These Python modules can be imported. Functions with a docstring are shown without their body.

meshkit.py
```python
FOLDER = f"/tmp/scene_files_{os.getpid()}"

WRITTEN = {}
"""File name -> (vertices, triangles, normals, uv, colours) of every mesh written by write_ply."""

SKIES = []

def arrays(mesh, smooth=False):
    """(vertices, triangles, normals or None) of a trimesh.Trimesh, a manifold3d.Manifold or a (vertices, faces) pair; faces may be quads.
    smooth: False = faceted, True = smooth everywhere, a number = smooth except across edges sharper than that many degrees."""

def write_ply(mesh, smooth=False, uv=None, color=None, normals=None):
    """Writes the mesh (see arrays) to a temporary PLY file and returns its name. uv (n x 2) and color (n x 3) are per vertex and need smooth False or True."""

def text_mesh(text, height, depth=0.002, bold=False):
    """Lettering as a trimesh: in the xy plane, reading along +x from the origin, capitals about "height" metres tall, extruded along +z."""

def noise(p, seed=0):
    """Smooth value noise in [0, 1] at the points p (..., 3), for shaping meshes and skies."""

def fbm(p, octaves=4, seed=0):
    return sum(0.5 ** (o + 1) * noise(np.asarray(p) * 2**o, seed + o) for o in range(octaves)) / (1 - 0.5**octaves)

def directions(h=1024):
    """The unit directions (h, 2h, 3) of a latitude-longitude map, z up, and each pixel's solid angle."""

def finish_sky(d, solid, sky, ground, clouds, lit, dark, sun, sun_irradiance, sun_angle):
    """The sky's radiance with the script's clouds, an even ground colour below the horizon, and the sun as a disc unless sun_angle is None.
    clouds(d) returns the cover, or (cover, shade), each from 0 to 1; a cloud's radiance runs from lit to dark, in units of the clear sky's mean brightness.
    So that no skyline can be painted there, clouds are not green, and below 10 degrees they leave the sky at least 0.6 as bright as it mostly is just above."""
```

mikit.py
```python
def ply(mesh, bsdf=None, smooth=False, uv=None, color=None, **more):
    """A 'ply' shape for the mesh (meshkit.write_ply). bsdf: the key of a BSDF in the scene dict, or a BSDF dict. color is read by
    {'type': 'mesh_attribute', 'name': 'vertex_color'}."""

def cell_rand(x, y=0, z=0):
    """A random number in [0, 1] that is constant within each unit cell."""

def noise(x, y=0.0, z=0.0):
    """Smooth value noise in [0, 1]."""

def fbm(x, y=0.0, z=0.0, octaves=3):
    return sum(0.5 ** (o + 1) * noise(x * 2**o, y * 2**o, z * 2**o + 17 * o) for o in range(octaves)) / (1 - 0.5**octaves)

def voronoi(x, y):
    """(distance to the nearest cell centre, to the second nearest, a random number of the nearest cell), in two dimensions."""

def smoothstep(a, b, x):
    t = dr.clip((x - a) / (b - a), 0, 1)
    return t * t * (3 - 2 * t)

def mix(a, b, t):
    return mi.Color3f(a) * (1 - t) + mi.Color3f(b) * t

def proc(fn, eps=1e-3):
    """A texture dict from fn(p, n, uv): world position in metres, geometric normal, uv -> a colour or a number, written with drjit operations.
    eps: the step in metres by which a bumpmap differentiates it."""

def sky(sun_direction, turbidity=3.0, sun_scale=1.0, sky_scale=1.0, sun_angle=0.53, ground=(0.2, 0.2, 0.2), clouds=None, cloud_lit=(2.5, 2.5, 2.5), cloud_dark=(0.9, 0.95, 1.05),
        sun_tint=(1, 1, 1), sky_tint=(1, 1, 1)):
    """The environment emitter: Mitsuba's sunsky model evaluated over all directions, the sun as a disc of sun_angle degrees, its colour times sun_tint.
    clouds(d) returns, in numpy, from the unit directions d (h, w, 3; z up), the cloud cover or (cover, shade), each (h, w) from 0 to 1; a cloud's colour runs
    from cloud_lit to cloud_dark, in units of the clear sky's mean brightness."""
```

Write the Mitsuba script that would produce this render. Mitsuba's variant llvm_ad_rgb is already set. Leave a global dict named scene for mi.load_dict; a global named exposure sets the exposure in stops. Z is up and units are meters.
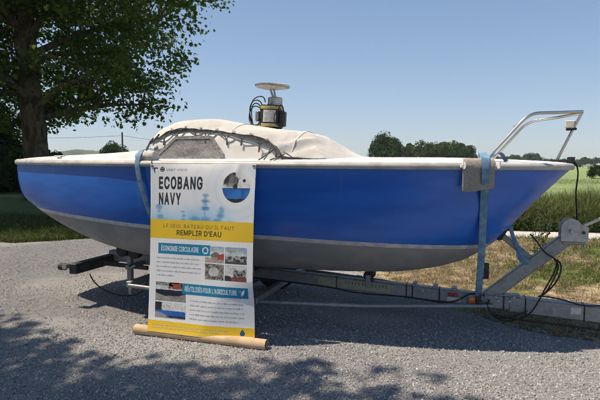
import math, random
import numpy as np, trimesh, shapely
import shapely.geometry as sg
import mitsuba as mi, mikit, meshkit
from mikit import proc, noise, fbm, voronoi, smoothstep, mix, cell_rand
from scipy.interpolate import PchipInterpolator as Pchip
import drjit as dr

T = mi.ScalarTransform4f
# ------------------------------------------------------------------ camera, light, exposure
EYE = 1.6
PITCH = math.atan(35 / 500)
exposure = 2.05
scene = {'type': 'scene'}
labels = {}
scene['camera'] = {'type': 'perspective', 'fov': math.degrees(2 * math.atan(300 / 500)), 'fov_axis': 'x', 'near_clip': 0.05, 'far_clip': 9000.0,
                   'to_world': T().look_at(origin=[0, 0, EYE], target=[0, math.cos(PITCH), EYE - math.sin(PITCH)], up=[0, 0, 1])}
SUN = (-0.78, -0.03, 1.6)
scene['air'] = {'type': 'homogeneous', 'albedo': {'type': 'rgb', 'value': [.95, .95, .96]}, 'sigma_t': {'type': 'rgb', 'value': [.00027, .00030, .00036]}}
scene['camera']['medium'] = {'type': 'ref', 'id': 'air'}
scene['daylight'] = mikit.sky(SUN, turbidity=3.6, sky_scale=0.88, sun_scale=1.05, sun_tint=(.98, 1.0, 1.03), ground=(0.16, 0.16, 0.11))

# ------------------------------------------------------------------ small helpers
def add(key, mesh, mat, smooth=False, color=None, uv=None):
    k, n = key, 0
    while k in scene:
        n += 1
        k = f'{key}_{n:03d}'
    scene[k] = mikit.ply(mesh, mat, smooth=smooth, color=color, uv=uv)
    return k

def newkey(key):
    k, n = key, 0
    while k in labels or any(q == k or q.startswith(k + '__') for q in scene):
        n += 1
        k = f'{key}_{n:03d}'
    return k

def tag(key, label=None, cat=None, group=None, kind=None):
    d = labels.setdefault(key, {})
    for a, b in (('label', label), ('category', cat), ('group', group), ('kind', kind)):
        if b:
            d[a] = b
    return key

cat_ = trimesh.util.concatenate
def TM(v, f):
    v, f = np.asarray(v, float), np.asarray(f, int)
    if f.ndim == 2 and f.shape[1] == 4:
        f = np.vstack([f[:, [0, 1, 2]], f[:, [0, 2, 3]]])
    return trimesh.Trimesh(v, f, process=False)

def unit(a):
    a = np.asarray(a, float)
    return a / max(np.linalg.norm(a), 1e-12)

def grid_faces(n, m, close_m=False):
    i, j = np.meshgrid(np.arange(n - 1), np.arange(m if close_m else m - 1), indexing='ij')
    j2 = (j + 1) % m
    a, b, c, d = i * m + j, i * m + j2, (i + 1) * m + j2, (i + 1) * m + j
    return np.stack([a.ravel(), b.ravel(), c.ravel(), d.ravel()], 1)

def smooth_path(pts, n=40):
    pts = np.asarray(pts, float)
    d = np.r_[0, np.cumsum(np.linalg.norm(np.diff(pts, axis=0), axis=1))]
    from scipy.interpolate import CubicSpline
    cs = CubicSpline(d, pts)
    return cs(np.linspace(0, d[-1], n))

def fillet_path(pts, rad, n=9):
    pts = np.asarray(pts, float)
    out = [pts[0]]
    for a, b, c in zip(pts[:-2], pts[1:-1], pts[2:]):
        r = min(rad, .45 * np.linalg.norm(b - a), .45 * np.linalg.norm(c - b))
        p, q = b + unit(a - b) * r, b + unit(c - b) * r
        t = np.linspace(0, 1, n)[:, None]
        out += list((1 - t) ** 2 * p + 2 * t * (1 - t) * b + t * t * q)
    return np.array(out + [pts[-1]])

def tube(path, r, n=10, cap=True):
    """round tube along a polyline; r a number or one per point"""
    p = np.asarray(path, float)
    r = np.broadcast_to(np.asarray(r, float), (len(p),))
    tg = np.gradient(p, axis=0)
    tg /= np.linalg.norm(tg, axis=1, keepdims=True) + 1e-12
    a = np.cross(tg[0], [0, 0, 1]) if abs(tg[0][2]) < .9 else np.cross(tg[0], [1, 0, 0])
    a = unit(a)
    ang = np.linspace(0, 2 * np.pi, n, endpoint=False)
    V = []
    for k in range(len(p)):
        a = unit(a - tg[k] * (a @ tg[k]))
        b = np.cross(tg[k], a)
        V.append(p[k] + r[k] * (np.cos(ang)[:, None] * a + np.sin(ang)[:, None] * b))
    V = np.vstack(V)
    F = grid_faces(len(p), n, True)
    F = np.vstack([F[:, [0, 1, 2]], F[:, [0, 2, 3]]])
    if cap:
        c0, c1 = len(V), len(V) + 1
        V = np.vstack([V, p[0], p[-1]])
        k = np.arange(n)
        o = (len(p) - 1) * n
        F = np.vstack([F, np.stack([c0 + 0 * k, (k + 1) % n, k], 1), np.stack([c1 + 0 * k, o + k, o + (k + 1) % n], 1)])
    m = TM(V, F)
    return m

def cbox(size, c=0.006, centre=(0, 0, 0)):
    """box with chamfered edges"""
    h = np.asarray(size, float) / 2
    c = min(c, h.min() * .6)
    P = []
    for sx in (-1, 1):
        for sy in (-1, 1):
            for sz in (-1, 1):
                for k in range(3):
                    q = h - c
                    q = q.copy(); q[k] = h[k]
                    P.append(q * [sx, sy, sz])
    m = trimesh.convex.convex_hull(np.array(P))
    m.apply_translation(centre)
    return m

def beam(p0, p1, w, h, c=0.006, up=(0, 0, 1)):
    """chamfered bar from p0 to p1: w across (horizontal), h along up"""
    p0, p1 = np.asarray(p0, float), np.asarray(p1, float)
    L = np.linalg.norm(p1 - p0)
    x = (p1 - p0) / L
    y = unit(np.cross(up, x)) if abs(np.dot(unit(up), x)) < .99 else np.array([0, 1.0, 0])
    z = np.cross(x, y)
    m = cbox((L, w, h), c)
    M = np.eye(4)
    M[:3, 0], M[:3, 1], M[:3, 2], M[:3, 3] = x, y, z, (p0 + p1) / 2
    m.apply_transform(M)
    return m

def frame(origin, x, z=(0, 0, 1)):
    x = unit(x); z = np.asarray(z, float); y = unit(np.cross(z, x)); z = np.cross(x, y)
    M = np.eye(4)
    M[:3, 0], M[:3, 1], M[:3, 2], M[:3, 3] = x, y, z, origin
    return M

def lathe(profile, n=32):
    """profile (r, z) from bottom to top around z"""
    pr = np.asarray(profile, float)
    a = np.linspace(0, 2 * np.pi, n, endpoint=False)
    V = np.stack([pr[:, 0][:, None] * np.cos(a), pr[:, 0][:, None] * np.sin(a), np.repeat(pr[:, 1][:, None], n, 1)], -1).reshape(-1, 3)
    F = grid_faces(len(pr), n, True)
    F = np.vstack([F[:, [0, 1, 2]], F[:, [0, 2, 3]]])
    k = np.arange(n); o = (len(pr) - 1) * n
    V = np.vstack([V, [0, 0, pr[0, 1]], [0, 0, pr[-1, 1]]])
    F = np.vstack([F, np.stack([len(V) - 2 + 0 * k, (k + 1) % n, k], 1), np.stack([len(V) - 1 + 0 * k, o + k, o + (k + 1) % n], 1)])
    return TM(V, F)

def sheet(P, thick=0.004, N=None):
    """closed thin sheet from a grid P (n, m, 3)"""
    P = np.asarray(P, float)
    n, m, _ = P.shape
    if N is None:
        du, dv = np.gradient(P, axis=0), np.gradient(P, axis=1)
        N = np.cross(du, dv)
        N /= np.linalg.norm(N, axis=-1, keepdims=True) + 1e-12
    A, B = (P + N * thick / 2).reshape(-1, 3), (P - N * thick / 2).reshape(-1, 3)
    F = grid_faces(n, m)
    o = n * m
    idx = np.arange(o).reshape(n, m)
    ring = np.r_[idx[0, :], idx[1:, -1], idx[-1, -2::-1], idx[-2:0:-1, 0]]
    r2 = np.roll(ring, -1)
    side = np.stack([ring, ring + o, r2 + o, r2], 1)
    return TM(np.vstack([A, B]), np.vstack([F, F[:, ::-1] + o, side]))

def ribbon(path, width, wdir, thick=0.004, n=None):
    """flat webbing along a path; wdir the direction of its width"""
    p = np.asarray(path, float)
    if n:
        p = smooth_path(p, n)
    tg = np.gradient(p, axis=0)
    tg /= np.linalg.norm(tg, axis=1, keepdims=True) + 1e-12
    w = np.broadcast_to(np.asarray(wdir, float), p.shape)
    w = w - tg * (w * tg).sum(1, keepdims=True)
    w /= np.linalg.norm(w, axis=1, keepdims=True) + 1e-12
    return sheet(np.stack([p - w * width / 2, p, p + w * width / 2], 1), thick)

def sweep(P, A, B, prof):
    """profile points (a, b) carried along the points P with axes A and B"""
    prof = np.asarray(prof, float)
    V = P[:, None] + prof[None, :, :1] * A[:, None] + prof[None, :, 1:] * B[:, None]
    n, m = len(P), len(prof)
    F = grid_faces(n, m, True)
    V = V.reshape(-1, 3)
    F = np.vstack([F[:, [0, 1, 2]], F[:, [0, 2, 3]]])
    k = np.arange(m); o = (n - 1) * m
    V = np.vstack([V, P[0] + prof[:, 0].mean() * A[0] + prof[:, 1].mean() * B[0], P[-1] + prof[:, 0].mean() * A[-1] + prof[:, 1].mean() * B[-1]])
    F = np.vstack([F, np.stack([len(V) - 2 + 0 * k, (k + 1) % m, k], 1), np.stack([len(V) - 1 + 0 * k, o + k, o + (k + 1) % m], 1)])
    return TM(V, F)

def extrude(poly, d):
    return trimesh.creation.extrude_polygon(poly, d, engine='earcut')

# ------------------------------------------------------------------ materials
def pr(key, color, rough=0.5, metal=0.0, spec=0.5, two=True, **more):
    c = color if isinstance(color, dict) else {'type': 'rgb', 'value': list(color)}
    d = {'type': 'principled', 'base_color': c, 'roughness': rough, 'metallic': metal, 'specular': spec, **more}
    scene[key] = {'type': 'twosided', 'bsdf': d} if two else d
    return key

def speck(a, b, scale, octaves=3, lo=.35, hi=.65):
    """two colours mixed by noise of the position"""
    return proc(lambda p, n, uv, a=a, b=b, s=scale, o=octaves, lo=lo, hi=hi: mix(a, b, smoothstep(lo, hi, fbm(p.x * s, p.y * s, p.z * s, o))))

def bump(key, inner, fn, scale, eps=1e-3):
    scene[key] = {'type': 'twosided', 'bsdf': {'type': 'bumpmap', 'arbitrary': proc(fn, eps), 'scale': scale, 'bsdf': inner}}
    return key

def hull_blue(p, n, uv):
    w = fbm(p.x * 2.2, p.y * 2.2, p.z * 9, 4)
    c = mix((0.010, 0.110, 0.50), (0.016, 0.135, 0.57), smoothstep(.35, .65, w))
    run = smoothstep(.66, .80, fbm(p.x * 26, p.y * 26, p.z * 1.3, 3))        # dusty runs
    return mix(c, (0.08, 0.17, 0.45), run * .3)
pr('hull_paint', proc(hull_blue), .32, clearcoat=.35, clearcoat_gloss=.75)
def bottom_grey(p, n, uv):
    w = fbm(p.x * 5, p.y * 5, p.z * 5, 4)
    c = mix((0.20, 0.21, 0.225), (0.255, 0.26, 0.27), smoothstep(.3, .7, w))
    return mix(c, (0.25, 0.24, 0.225), smoothstep(.62, .74, fbm(p.x * 22, p.y * 22, p.z * 6, 3)) * .35)
pr('bottom_paint', proc(bottom_grey), .62)
pr('stripe_paint', speck((.52, .53, .55), (.40, .41, .43), 14), .45)
pr('gelcoat', speck((.70, .695, .68), (.60, .595, .575), 7, 4), .38)
pr('rail_white', speck((.42, .417, .41), (.33, .327, .32), 11, 4), .45)
pr('rubber', (0.022, 0.022, 0.024), .7)
def canvas(p, n, uv):
    w = fbm(p.x * 3, p.y * 3, p.z * 3, 4)
    c = mix((.42, .412, .388), (.50, .492, .468), smoothstep(.3, .7, w))
    sp = smoothstep(.70, .80, fbm(p.x * 30, p.y * 30, p.z * 30, 2))
    return mix(c, (.42, .39, .32), sp * .45)
bump('canvas', {'type': 'principled', 'base_color': proc(canvas), 'roughness': .85, 'specular': .25},
     lambda p, n, uv: fbm(p.x * 11, p.y * 11, p.z * 11, 3) * .004 + (1 - dr.abs(2 * noise(p.x * 5 + p.z * 9 + p.y * 3, p.y * 2.2 - p.x * 1.6, 2.0) - 1)) ** 4 * .006 + (1 - dr.abs(2 * noise(p.x * 13 - p.z * 11, p.y * 7, 5.0) - 1)) ** 5 * .0025 + noise(p.x * 260, p.y * 260, p.z * 260) * .0006, 1.0, 2e-3)
pr('cord', speck((.035, .036, .04), (.10, .10, .10), 40), .8)
def dusty_pane(p, n, uv):
    w = fbm(p.x * 120, p.y * 120, p.z * 120, 3)
    v = fbm(p.x * 9, p.y * 9, p.z * 14, 3)
    return mix((.11, .11, .125), (.34, .33, .325), smoothstep(.30, .75, w * .55 + v * .45))
pr('dusty_pane', proc(dusty_pane), .34, clearcoat=.3)
pr('pane_frame', speck((.17, .165, .165), (.28, .27, .265), 60), .5)
pr('steel', (.60, .59, .57), .27, 1.0)
pr('steel_dull', speck((.42, .42, .41), (.55, .54, .52), 20), .42, .9)
def galv(p, n, uv):
    d1, d2, r = voronoi(p.x * 45 + p.z * 20, p.z * 45 + p.y * 45)
    w = fbm(p.x * 6, p.y * 6, p.z * 6, 3)
    c = mix((.20, .21, .22), (.33, .34, .35), r * .5 + w * .5)
    return mix(c, (.20, .15, .10), smoothstep(.64, .78, fbm(p.x * 16, p.y * 16, p.z * 16, 4)) * .55)
pr('galvanised', proc(galv), .5, .55)
pr('dark_steel', speck((.018, .019, .022), (.045, .045, .047), 15), .55, .2)
pr('worn_yellow', speck((.34, .34, .20), (.26, .28, .20), 30), .6)
pr('cream_plate', speck((.50, .48, .43), (.40, .38, .34), 25), .5)
pr('orange_lens', (.85, .23, .02), .22, clearcoat=.6)
pr('red_lens', (.35, .02, .015), .25, clearcoat=.6)
pr('white_plate', speck((.58, .56, .54), (.45, .43, .42), 40), .5)
def webbing_col(p, n, uv):
    w = fbm(p.x * 18, p.y * 18, p.z * 18, 3)
    return mix((.075, .17, .29), (.15, .26, .37), smoothstep(.3, .7, w))
pr('webbing', proc(webbing_col), .7)
pr('black_webbing', (.018, .018, .02), .75)
pr('carpet', speck((.20, .185, .165), (.36, .335, .30), 210, 3), .95, spec=.1)
pr('foam', speck((.42, .41, .39), (.55, .53, .50), 20), .9)
pr('tape', (.66, .64, .60), .6)
pr('cable', (.012, .012, .013), .5)
pr('pump_dark', (.028, .028, .03), .42)
pr('pump_yellow', speck((.50, .39, .12), (.38, .31, .13), 50), .5)
pr('pump_label', speck((.62, .62, .62), (.45, .45, .46), 60), .4)
pr('tyre', (.02, .02, .02), .8)
def card(p, n, uv):
    w = fbm(p.x * 10, p.y * 10, p.z * 10, 4)
    return mix((.40, .28, .17), (.50, .365, .23), smoothstep(.3, .7, w))
pr('cardboard', proc(card), .75)
# banner print
pr('vinyl', (.79, .80, .81), .33, spec=.5)
pr('ink_dark', (.035, .037, .045), .4)
pr('ink_text', (.30, .31, .33), .4)
pr('ink_yellow', (.80, .53, .03), .28)
pr('ink_teal', (.02, .21, .38), .35)
pr('ink_white', (.78, .79, .80), .35)
pr('ink_navy', (.02, .09, .22), .35)
pr('ink_brown', (.10, .075, .02), .4)

# ------------------------------------------------------------------ vegetation materials
def leaf(key, a, b, s=3.0, trans=.55, rough=.5):
    scene[key] = {'type': 'principledthin', 'base_color': proc(lambda p, n, uv, a=a, b=b, s=s: mix(a, b, smoothstep(.3, .7, noise(p.x * s * 4, p.y * s * 4, p.z * s * 4) * .6 + .4 * noise(p.x * s, p.y * s, p.z * s)))),
                  'roughness': rough, 'diff_trans': trans, 'spec_trans': 0.0}
    return key
leaf('plane_leaf', (.066, .124, .020), (.125, .185, .040), 1.2, 1.1)
leaf('hedge_leaf', (.020, .042, .014), (.036, .066, .020), 1.0, .4)
leaf('oak_leaf', (.026, .056, .017), (.055, .092, .028), .35, .4)
leaf('ash_leaf', (.040, .070, .022), (.075, .110, .036), .35, .4)
leaf('far_leaf', (.034, .062, .028), (.060, .094, .040), .2, .4)
leaf('shrub_leaf', (.045, .085, .022), (.085, .13, .04), 4, .5)
scene['blade'] = {'type': 'principledthin', 'base_color': {'type': 'mesh_attribute', 'name': 'vertex_color'}, 'roughness': .6, 'diff_trans': .5, 'spec_trans': 0.0}
scene['stone'] = {'type': 'twosided', 'bsdf': {'type': 'principled', 'base_color': {'type': 'mesh_attribute', 'name': 'vertex_color'}, 'roughness': .85, 'specular': .25}}
def bark(p, n, uv):
    w = fbm(p.x * 9, p.y * 9, p.z * 2.2, 4)
    c = mix((.050, .040, .030), (.14, .115, .085), smoothstep(.32, .68, w))
    return mix(c, (.20, .185, .14), smoothstep(.60, .66, fbm(p.x * 5, p.y * 5, p.z * 4, 2)) * .5)
pr('bark', proc(bark), .9, spec=.2)
pr('post_wood', (.10, .085, .07), .8)

# ------------------------------------------------------------------ the ground and everything lying flat on it
def ground_col(p, n, uv):
    big = fbm(p.x * .55, p.y * .55, 3.0, 4)
    small = fbm(p.x * 14, p.y * 14, 0.0, 4)
    straw = mix((.13, .10, .06), (.30, .245, .16), smoothstep(.3, .7, small))
    green = mix((.045, .065, .018), (.12, .14, .045), smoothstep(.3, .7, small))
    far = smoothstep(14, 30, p.y)
    g = smoothstep(.46, .62, big)
    left = smoothstep(-2.5, -5.5, p.x)
    g = dr.maximum(dr.maximum(g, far), left)
    return mix(straw, green, g)
pr('ground_mat', proc(ground_col), .95, spec=.1)
def gravel_col(p, n, uv):
    d1, d2, r = voronoi(p.x * 125, p.y * 125)
    e1, e2, q = voronoi(p.x * 42 + 7, p.y * 42)
    big = fbm(p.x * .7, p.y * .9, 0.0, 4)
    c = mix((.18, .181, .183), (.39, .39, .388), r * .6 + q * .4)
    c = mix(c, (.14, .138, .135), smoothstep(.30, .55, d1) * .45)
    return mix(c, mix((.32, .315, .305), (.40, .392, .378), r), smoothstep(.44, .62, big) * .8)
def gravel_h(p, n, uv):
    d1, d2, r = voronoi(p.x * 125, p.y * 125)
    return (1 - smoothstep(0, .6, d1)) * (.004 + .006 * r) + fbm(p.x * 8, p.y * 8, 0, 3) * .01
bump('gravel_mat', {'type': 'principled', 'base_color': proc(gravel_col), 'roughness': .9, 'specular': .2}, gravel_h, 1.0, 1.5e-3)
def lane_col(p, n, uv):
    w = fbm(p.x * 6, p.y * 6, 0, 4)
    d1, d2, r = voronoi(p.x * 50, p.y * 50)
    return mix((.30, .29, .275), (.42, .41, .39), w * .6 + r * .4)
pr('lane_mat', proc(lane_col), .9, spec=.15)
def crop_col(p, n, uv):
    w = fbm(p.x * .35, p.y * .07, 0, 4)
    v = fbm(p.x * 2.4, p.y * .8, 0, 3)
    row = noise(p.x * .9 + p.y * .33, 0.0, 0.0)
    return mix((.105, .145, .062), (.150, .185, .088), smoothstep(.25, .75, w * .5 + v * .3 + row * .2))
pr('crop_mat', proc(crop_col), .95, spec=.05)
def hill_col(p, n, uv):
    w = fbm(p.x * .03, p.y * .03, p.z * .05, 4)
    return mix((.030, .052, .020), (.062, .090, .034), smoothstep(.35, .65, w))
pr('hill_mat', proc(hill_col), .95, spec=.05)

R = np.random.default_rng(11)
g = 2000.0
add('ground', TM([[-g, -60, 0], [g, -60, 0], [g, g, 0], [-g, g, 0]], [[0, 1, 2, 3]]), 'ground_mat')
tag('ground', kind='structure', label='grassy ground around the gravel yard, dry straw on the right, green in the tree shade', cat='ground')

# the gravel yard: a fine sheet with an uneven edge
EDGE = np.array([[-14, 11.3], [-8.5, 10.7], [-6, 10.2], [-4.4, 10.9], [-2.6, 11.2], [-1, 10.4], [.2, 8.7], [1.05, 7.1], [1.6, 5.65], [2.1, 4.85], [2.7, 4.38], [4.2, 3.6], [6.5, 2.5], [10, 1.2]])
edge_y = Pchip(EDGE[:, 0], EDGE[:, 1])
def yard_edge(x):
    x = np.asarray(x, float)
    q = np.stack([x * 1.6, x * 0, x * 0], -1)
    return edge_y(x) + .30 * (meshkit.fbm(q, 4, 5) - .5)
def yard_z(x, y):
    q = np.stack([x, y, 0 * x], -1)
    lo = meshkit.fbm(q * .5, 3, 2) * .035
    return .006 + lo * .5 + .010 * meshkit.fbm(q * 7, 3, 9)
xs = np.r_[np.linspace(-14, -5, 90), np.linspace(-4.96, 4, 230), np.linspace(4.06, 10, 60)]
tt = np.linspace(0, 1, 260) ** .8
X = np.repeat(xs[:, None], len(tt), 1)
Ytop = yard_edge(xs)
Y = -4 + (Ytop[:, None] + 4) * tt[None]
Z = yard_z(X, Y)
Z *= np.clip((1 - tt) / .012, .15, 1)[None]
yard = TM(np.stack([X, Y, Z], -1).reshape(-1, 3), grid_faces(len(xs), len(tt)))
add('gravel_yard', yard, 'gravel_mat', smooth=True)
tag('gravel_yard', kind='structure', label='grey crushed gravel yard under the boat trailer', cat='ground')

# lane
cx = np.array([12, 8, 5, 2.5, 0, -2, -3.3]); cy = np.array([10.15, 10.95, 11.55, 11.95, 12.1, 11.5, 10.3])
pth = smooth_path(np.stack([cx, cy, 0 * cx], 1), 60)
wob = (meshkit.fbm(np.stack([pth[:, 0] * 1.3, pth[:, 1], 0 * pth[:, 0]], 1), 3) - .5) * .4
lane = np.stack([pth + np.stack([0 * wob, k + wob * (1 if k > 0 else -.8), 0 * wob + .004], 1) for k in (-.62, -.2, .2, .58)], 1)
add('lane', TM(lane.reshape(-1, 3), grid_faces(60, 4)), 'lane_mat')
tag('lane', kind='structure', label='pale gravel lane behind the trailer drawbar', cat='lane')

# crop field, gently rising, far edge at the tree line
fx = np.linspace(-15, 420, 90); fy = np.r_[np.linspace(14.2, 60, 40), np.linspace(64, 330, 60)]
FX, FY = np.meshgrid(fx, fy, indexing='ij')
FX = FX + (FY - 14) * -.12
FZ = .30 + .12 * meshkit.noise(np.stack([FX * .05, FY * .05, 0 * FX], -1)) + .06 * meshkit.noise(np.stack([FX * .5, FY * .5, 0 * FX], -1))
FZ = np.minimum(FZ, .012 + (FY - 14.2) * .2)
add('crop_field', TM(np.stack([FX, FY, FZ], -1).reshape(-1, 3), grid_faces(*FX.shape)), 'crop_mat', smooth=True)
tag('crop_field', kind='structure', label='wide green cereal field behind the lane', cat='field')

# hills on the left horizon
def hill(x0, x1, y0, depth, fn, seed):
    n, m = 130, 26
    u, v = np.linspace(0, 1, n), np.linspace(0, 1, m)
    Xh = x0 + (x1 - x0) * u[:, None] + 0 * v[None]
    Yh = y0 + depth * v[None] + 0 * u[:, None]
    prof = np.array([fn(a) for a in u])
    Zh = prof[:, None] * np.sin(np.clip(v, 0, .62) / .62 * np.pi / 2)[None]
    q = np.stack([Xh, Yh, 0 * Xh], -1)
    Zh = Zh + (prof[:, None] > 1) * (meshkit.noise(q / 9, seed) - .3) * 4.5 + (meshkit.noise(q / 30, seed + 1) - .5) * 6 * (v > .1)[None]
    Zh[:, 0] = -1
    return TM(np.stack([Xh, Yh, Zh], -1).reshape(-1, 3), grid_faces(n, m))
bumpf = lambda c, w, h: (lambda a: h * math.exp(-((a - c) / w) ** 2))
h1 = lambda a: 9 + bumpf(.595, .035, 17)(a) + bumpf(.675, .03, 14)(a) + bumpf(.45, .10, 16)(a) + bumpf(.2, .2, 20)(a) + bumpf(.8, .10, 6)(a)
add('hill', hill(-900, -60, 760, 260, h1, 3), 'hill_mat', smooth=True)
h2 = lambda a: 6 + bumpf(.35, .2, 9)(a) + bumpf(.75, .2, 7)(a)
add('hill', hill(-520, 900, 1500, 300, h2, 8), 'hill_mat', smooth=True)
for k in ('hill', 'hill_001'):
    tag(k, kind='structure', label='distant wooded hill on the horizon', cat='hill', group='wooded hills on the horizon')

# loose crushed stones on the yard
def stones(n):
    rng = np.random.default_rng(5)
    base = np.array([[x, y, z] for x in (-1, 1) for y in (-1, 1) for z in (-1, 1)], float)
    F0 = np.array([[0, 1, 3], [0, 3, 2], [4, 6, 7], [4, 7, 5], [0, 4, 5], [0, 5, 1], [2, 3, 7], [2, 7, 6], [0, 2, 6], [0, 6, 4], [1, 5, 7], [1, 7, 3]])
    # even in ground area weighted to the near part
    y = 2.6 + (rng.random(n) ** 1.5) * 8.0
    x = (rng.random(n) * 2 - 1) * (y * .66 + .3)
    ok = y < yard_edge(x) + .25 * rng.random(n)
    # packed, dusty stretches hold few loose stones
    pk = meshkit.fbm(np.stack([x * .7, y * .9, 0 * x], -1), 4, 31) + .07 * np.clip(x, -1, 2)
    ok &= rng.random(n) < np.clip(1.0 - (pk - .42) / .16, .22, 1)
    x, y = x[ok], y[ok]
    k = len(x)
    z = yard_z(x, y)
    s = .0024 + .0042 * rng.random(k) ** 2.2 + (rng.random(k) < .008) * rng.random(k) ** 2.0 * .008
    v = base[None] * (1 + .5 * (rng.random((k, 8, 3)) - .5)) * s[:, None, None] * np.stack([.8 + .6 * rng.random(k), .8 + .5 * rng.random(k), .45 + .4 * rng.random(k)], -1)[:, None]
    q = rng.normal(size=(k, 4)); q /= np.linalg.norm(q, axis=1, keepdims=True)
    w, a, b, c = q.T
    Rm = np.stack([1 - 2 * (b * b + c * c), 2 * (a * b - c * w), 2 * (a * c + b * w), 2 * (a * b + c * w), 1 - 2 * (a * a + c * c), 2 * (b * c - a * w), 2 * (a * c - b * w), 2 * (b * c + a * w), 1 - 2 * (a * a + b * b)], -1).reshape(k, 3, 3)
    v = np.einsum('kij,knj->kni', Rm, v) + np.stack([x, y, z + s * .35], -1)[:, None]
    tone = np.clip(rng.normal(.31, .085, k), .11, .54)
    warm = rng.random(k)
    col = np.stack([tone * (1 + .02 * warm), tone, tone * (1.05 - .08 * warm)], -1)
    col = np.repeat(col[:, None], 8, 1).reshape(-1, 3)
    f = (F0[None] + (np.arange(k) * 8)[:, None, None]).reshape(-1, 3)
    return TM(v.reshape(-1, 3), f), col
m, c = stones(165000)
add('loose_gravel', m, 'stone', color=c)
tag('loose_gravel', kind='stuff', label='loose crushed grey stones scattered over the yard', cat='gravel')

# ------------------------------------------------------------------ grasses
def blades(x, y, z, h, w, bend, col, rng, seg=2):
    """tapered bent blades, one row of quads each ending in a point"""
    k = len(x)
    a = rng.random(k) * 2 * np.pi
    d = np.stack([np.cos(a), np.sin(a), 0 * a], -1)
    side = np.stack([-np.sin(a), np.cos(a), 0 * a], -1)
    tw = rng.random(k) * 2 * np.pi
    side = side * np.cos(tw)[:, None] + d * np.sin(tw)[:, None]
    base = np.stack([x, y, z], -1)
    rows = []
    for i in range(seg + 1):
        t = i / seg
        up = h * (t - .35 * np.minimum(bend, 1.2) * t * t)
        c = base + d * (h * bend * t * t)[:, None] + np.stack([0 * x, 0 * x, up], -1)
        if i < seg:
            ww = (w * (1 - .55 * t))[:, None] / 2
            rows += [c - side * ww, c + side * ww]
        else:
            rows += [c]
    V = np.stack(rows, 1)
    nv = V.shape[1]
    F = []
    for i in range(seg - 1):
        b = 2 * i
        F += [[b, b + 1, b + 3], [b, b + 3, b + 2]]
    b = 2 * (seg - 1)
    F += [[b, b + 1, b + 2]]
    F = (np.array(F)[None] + (np.arange(k) * nv)[:, None, None]).reshape(-1, 3)
    return TM(V.reshape(-1, 3), F), np.repeat(col[:, None], nv, 1).reshape(-1, 3)

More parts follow.
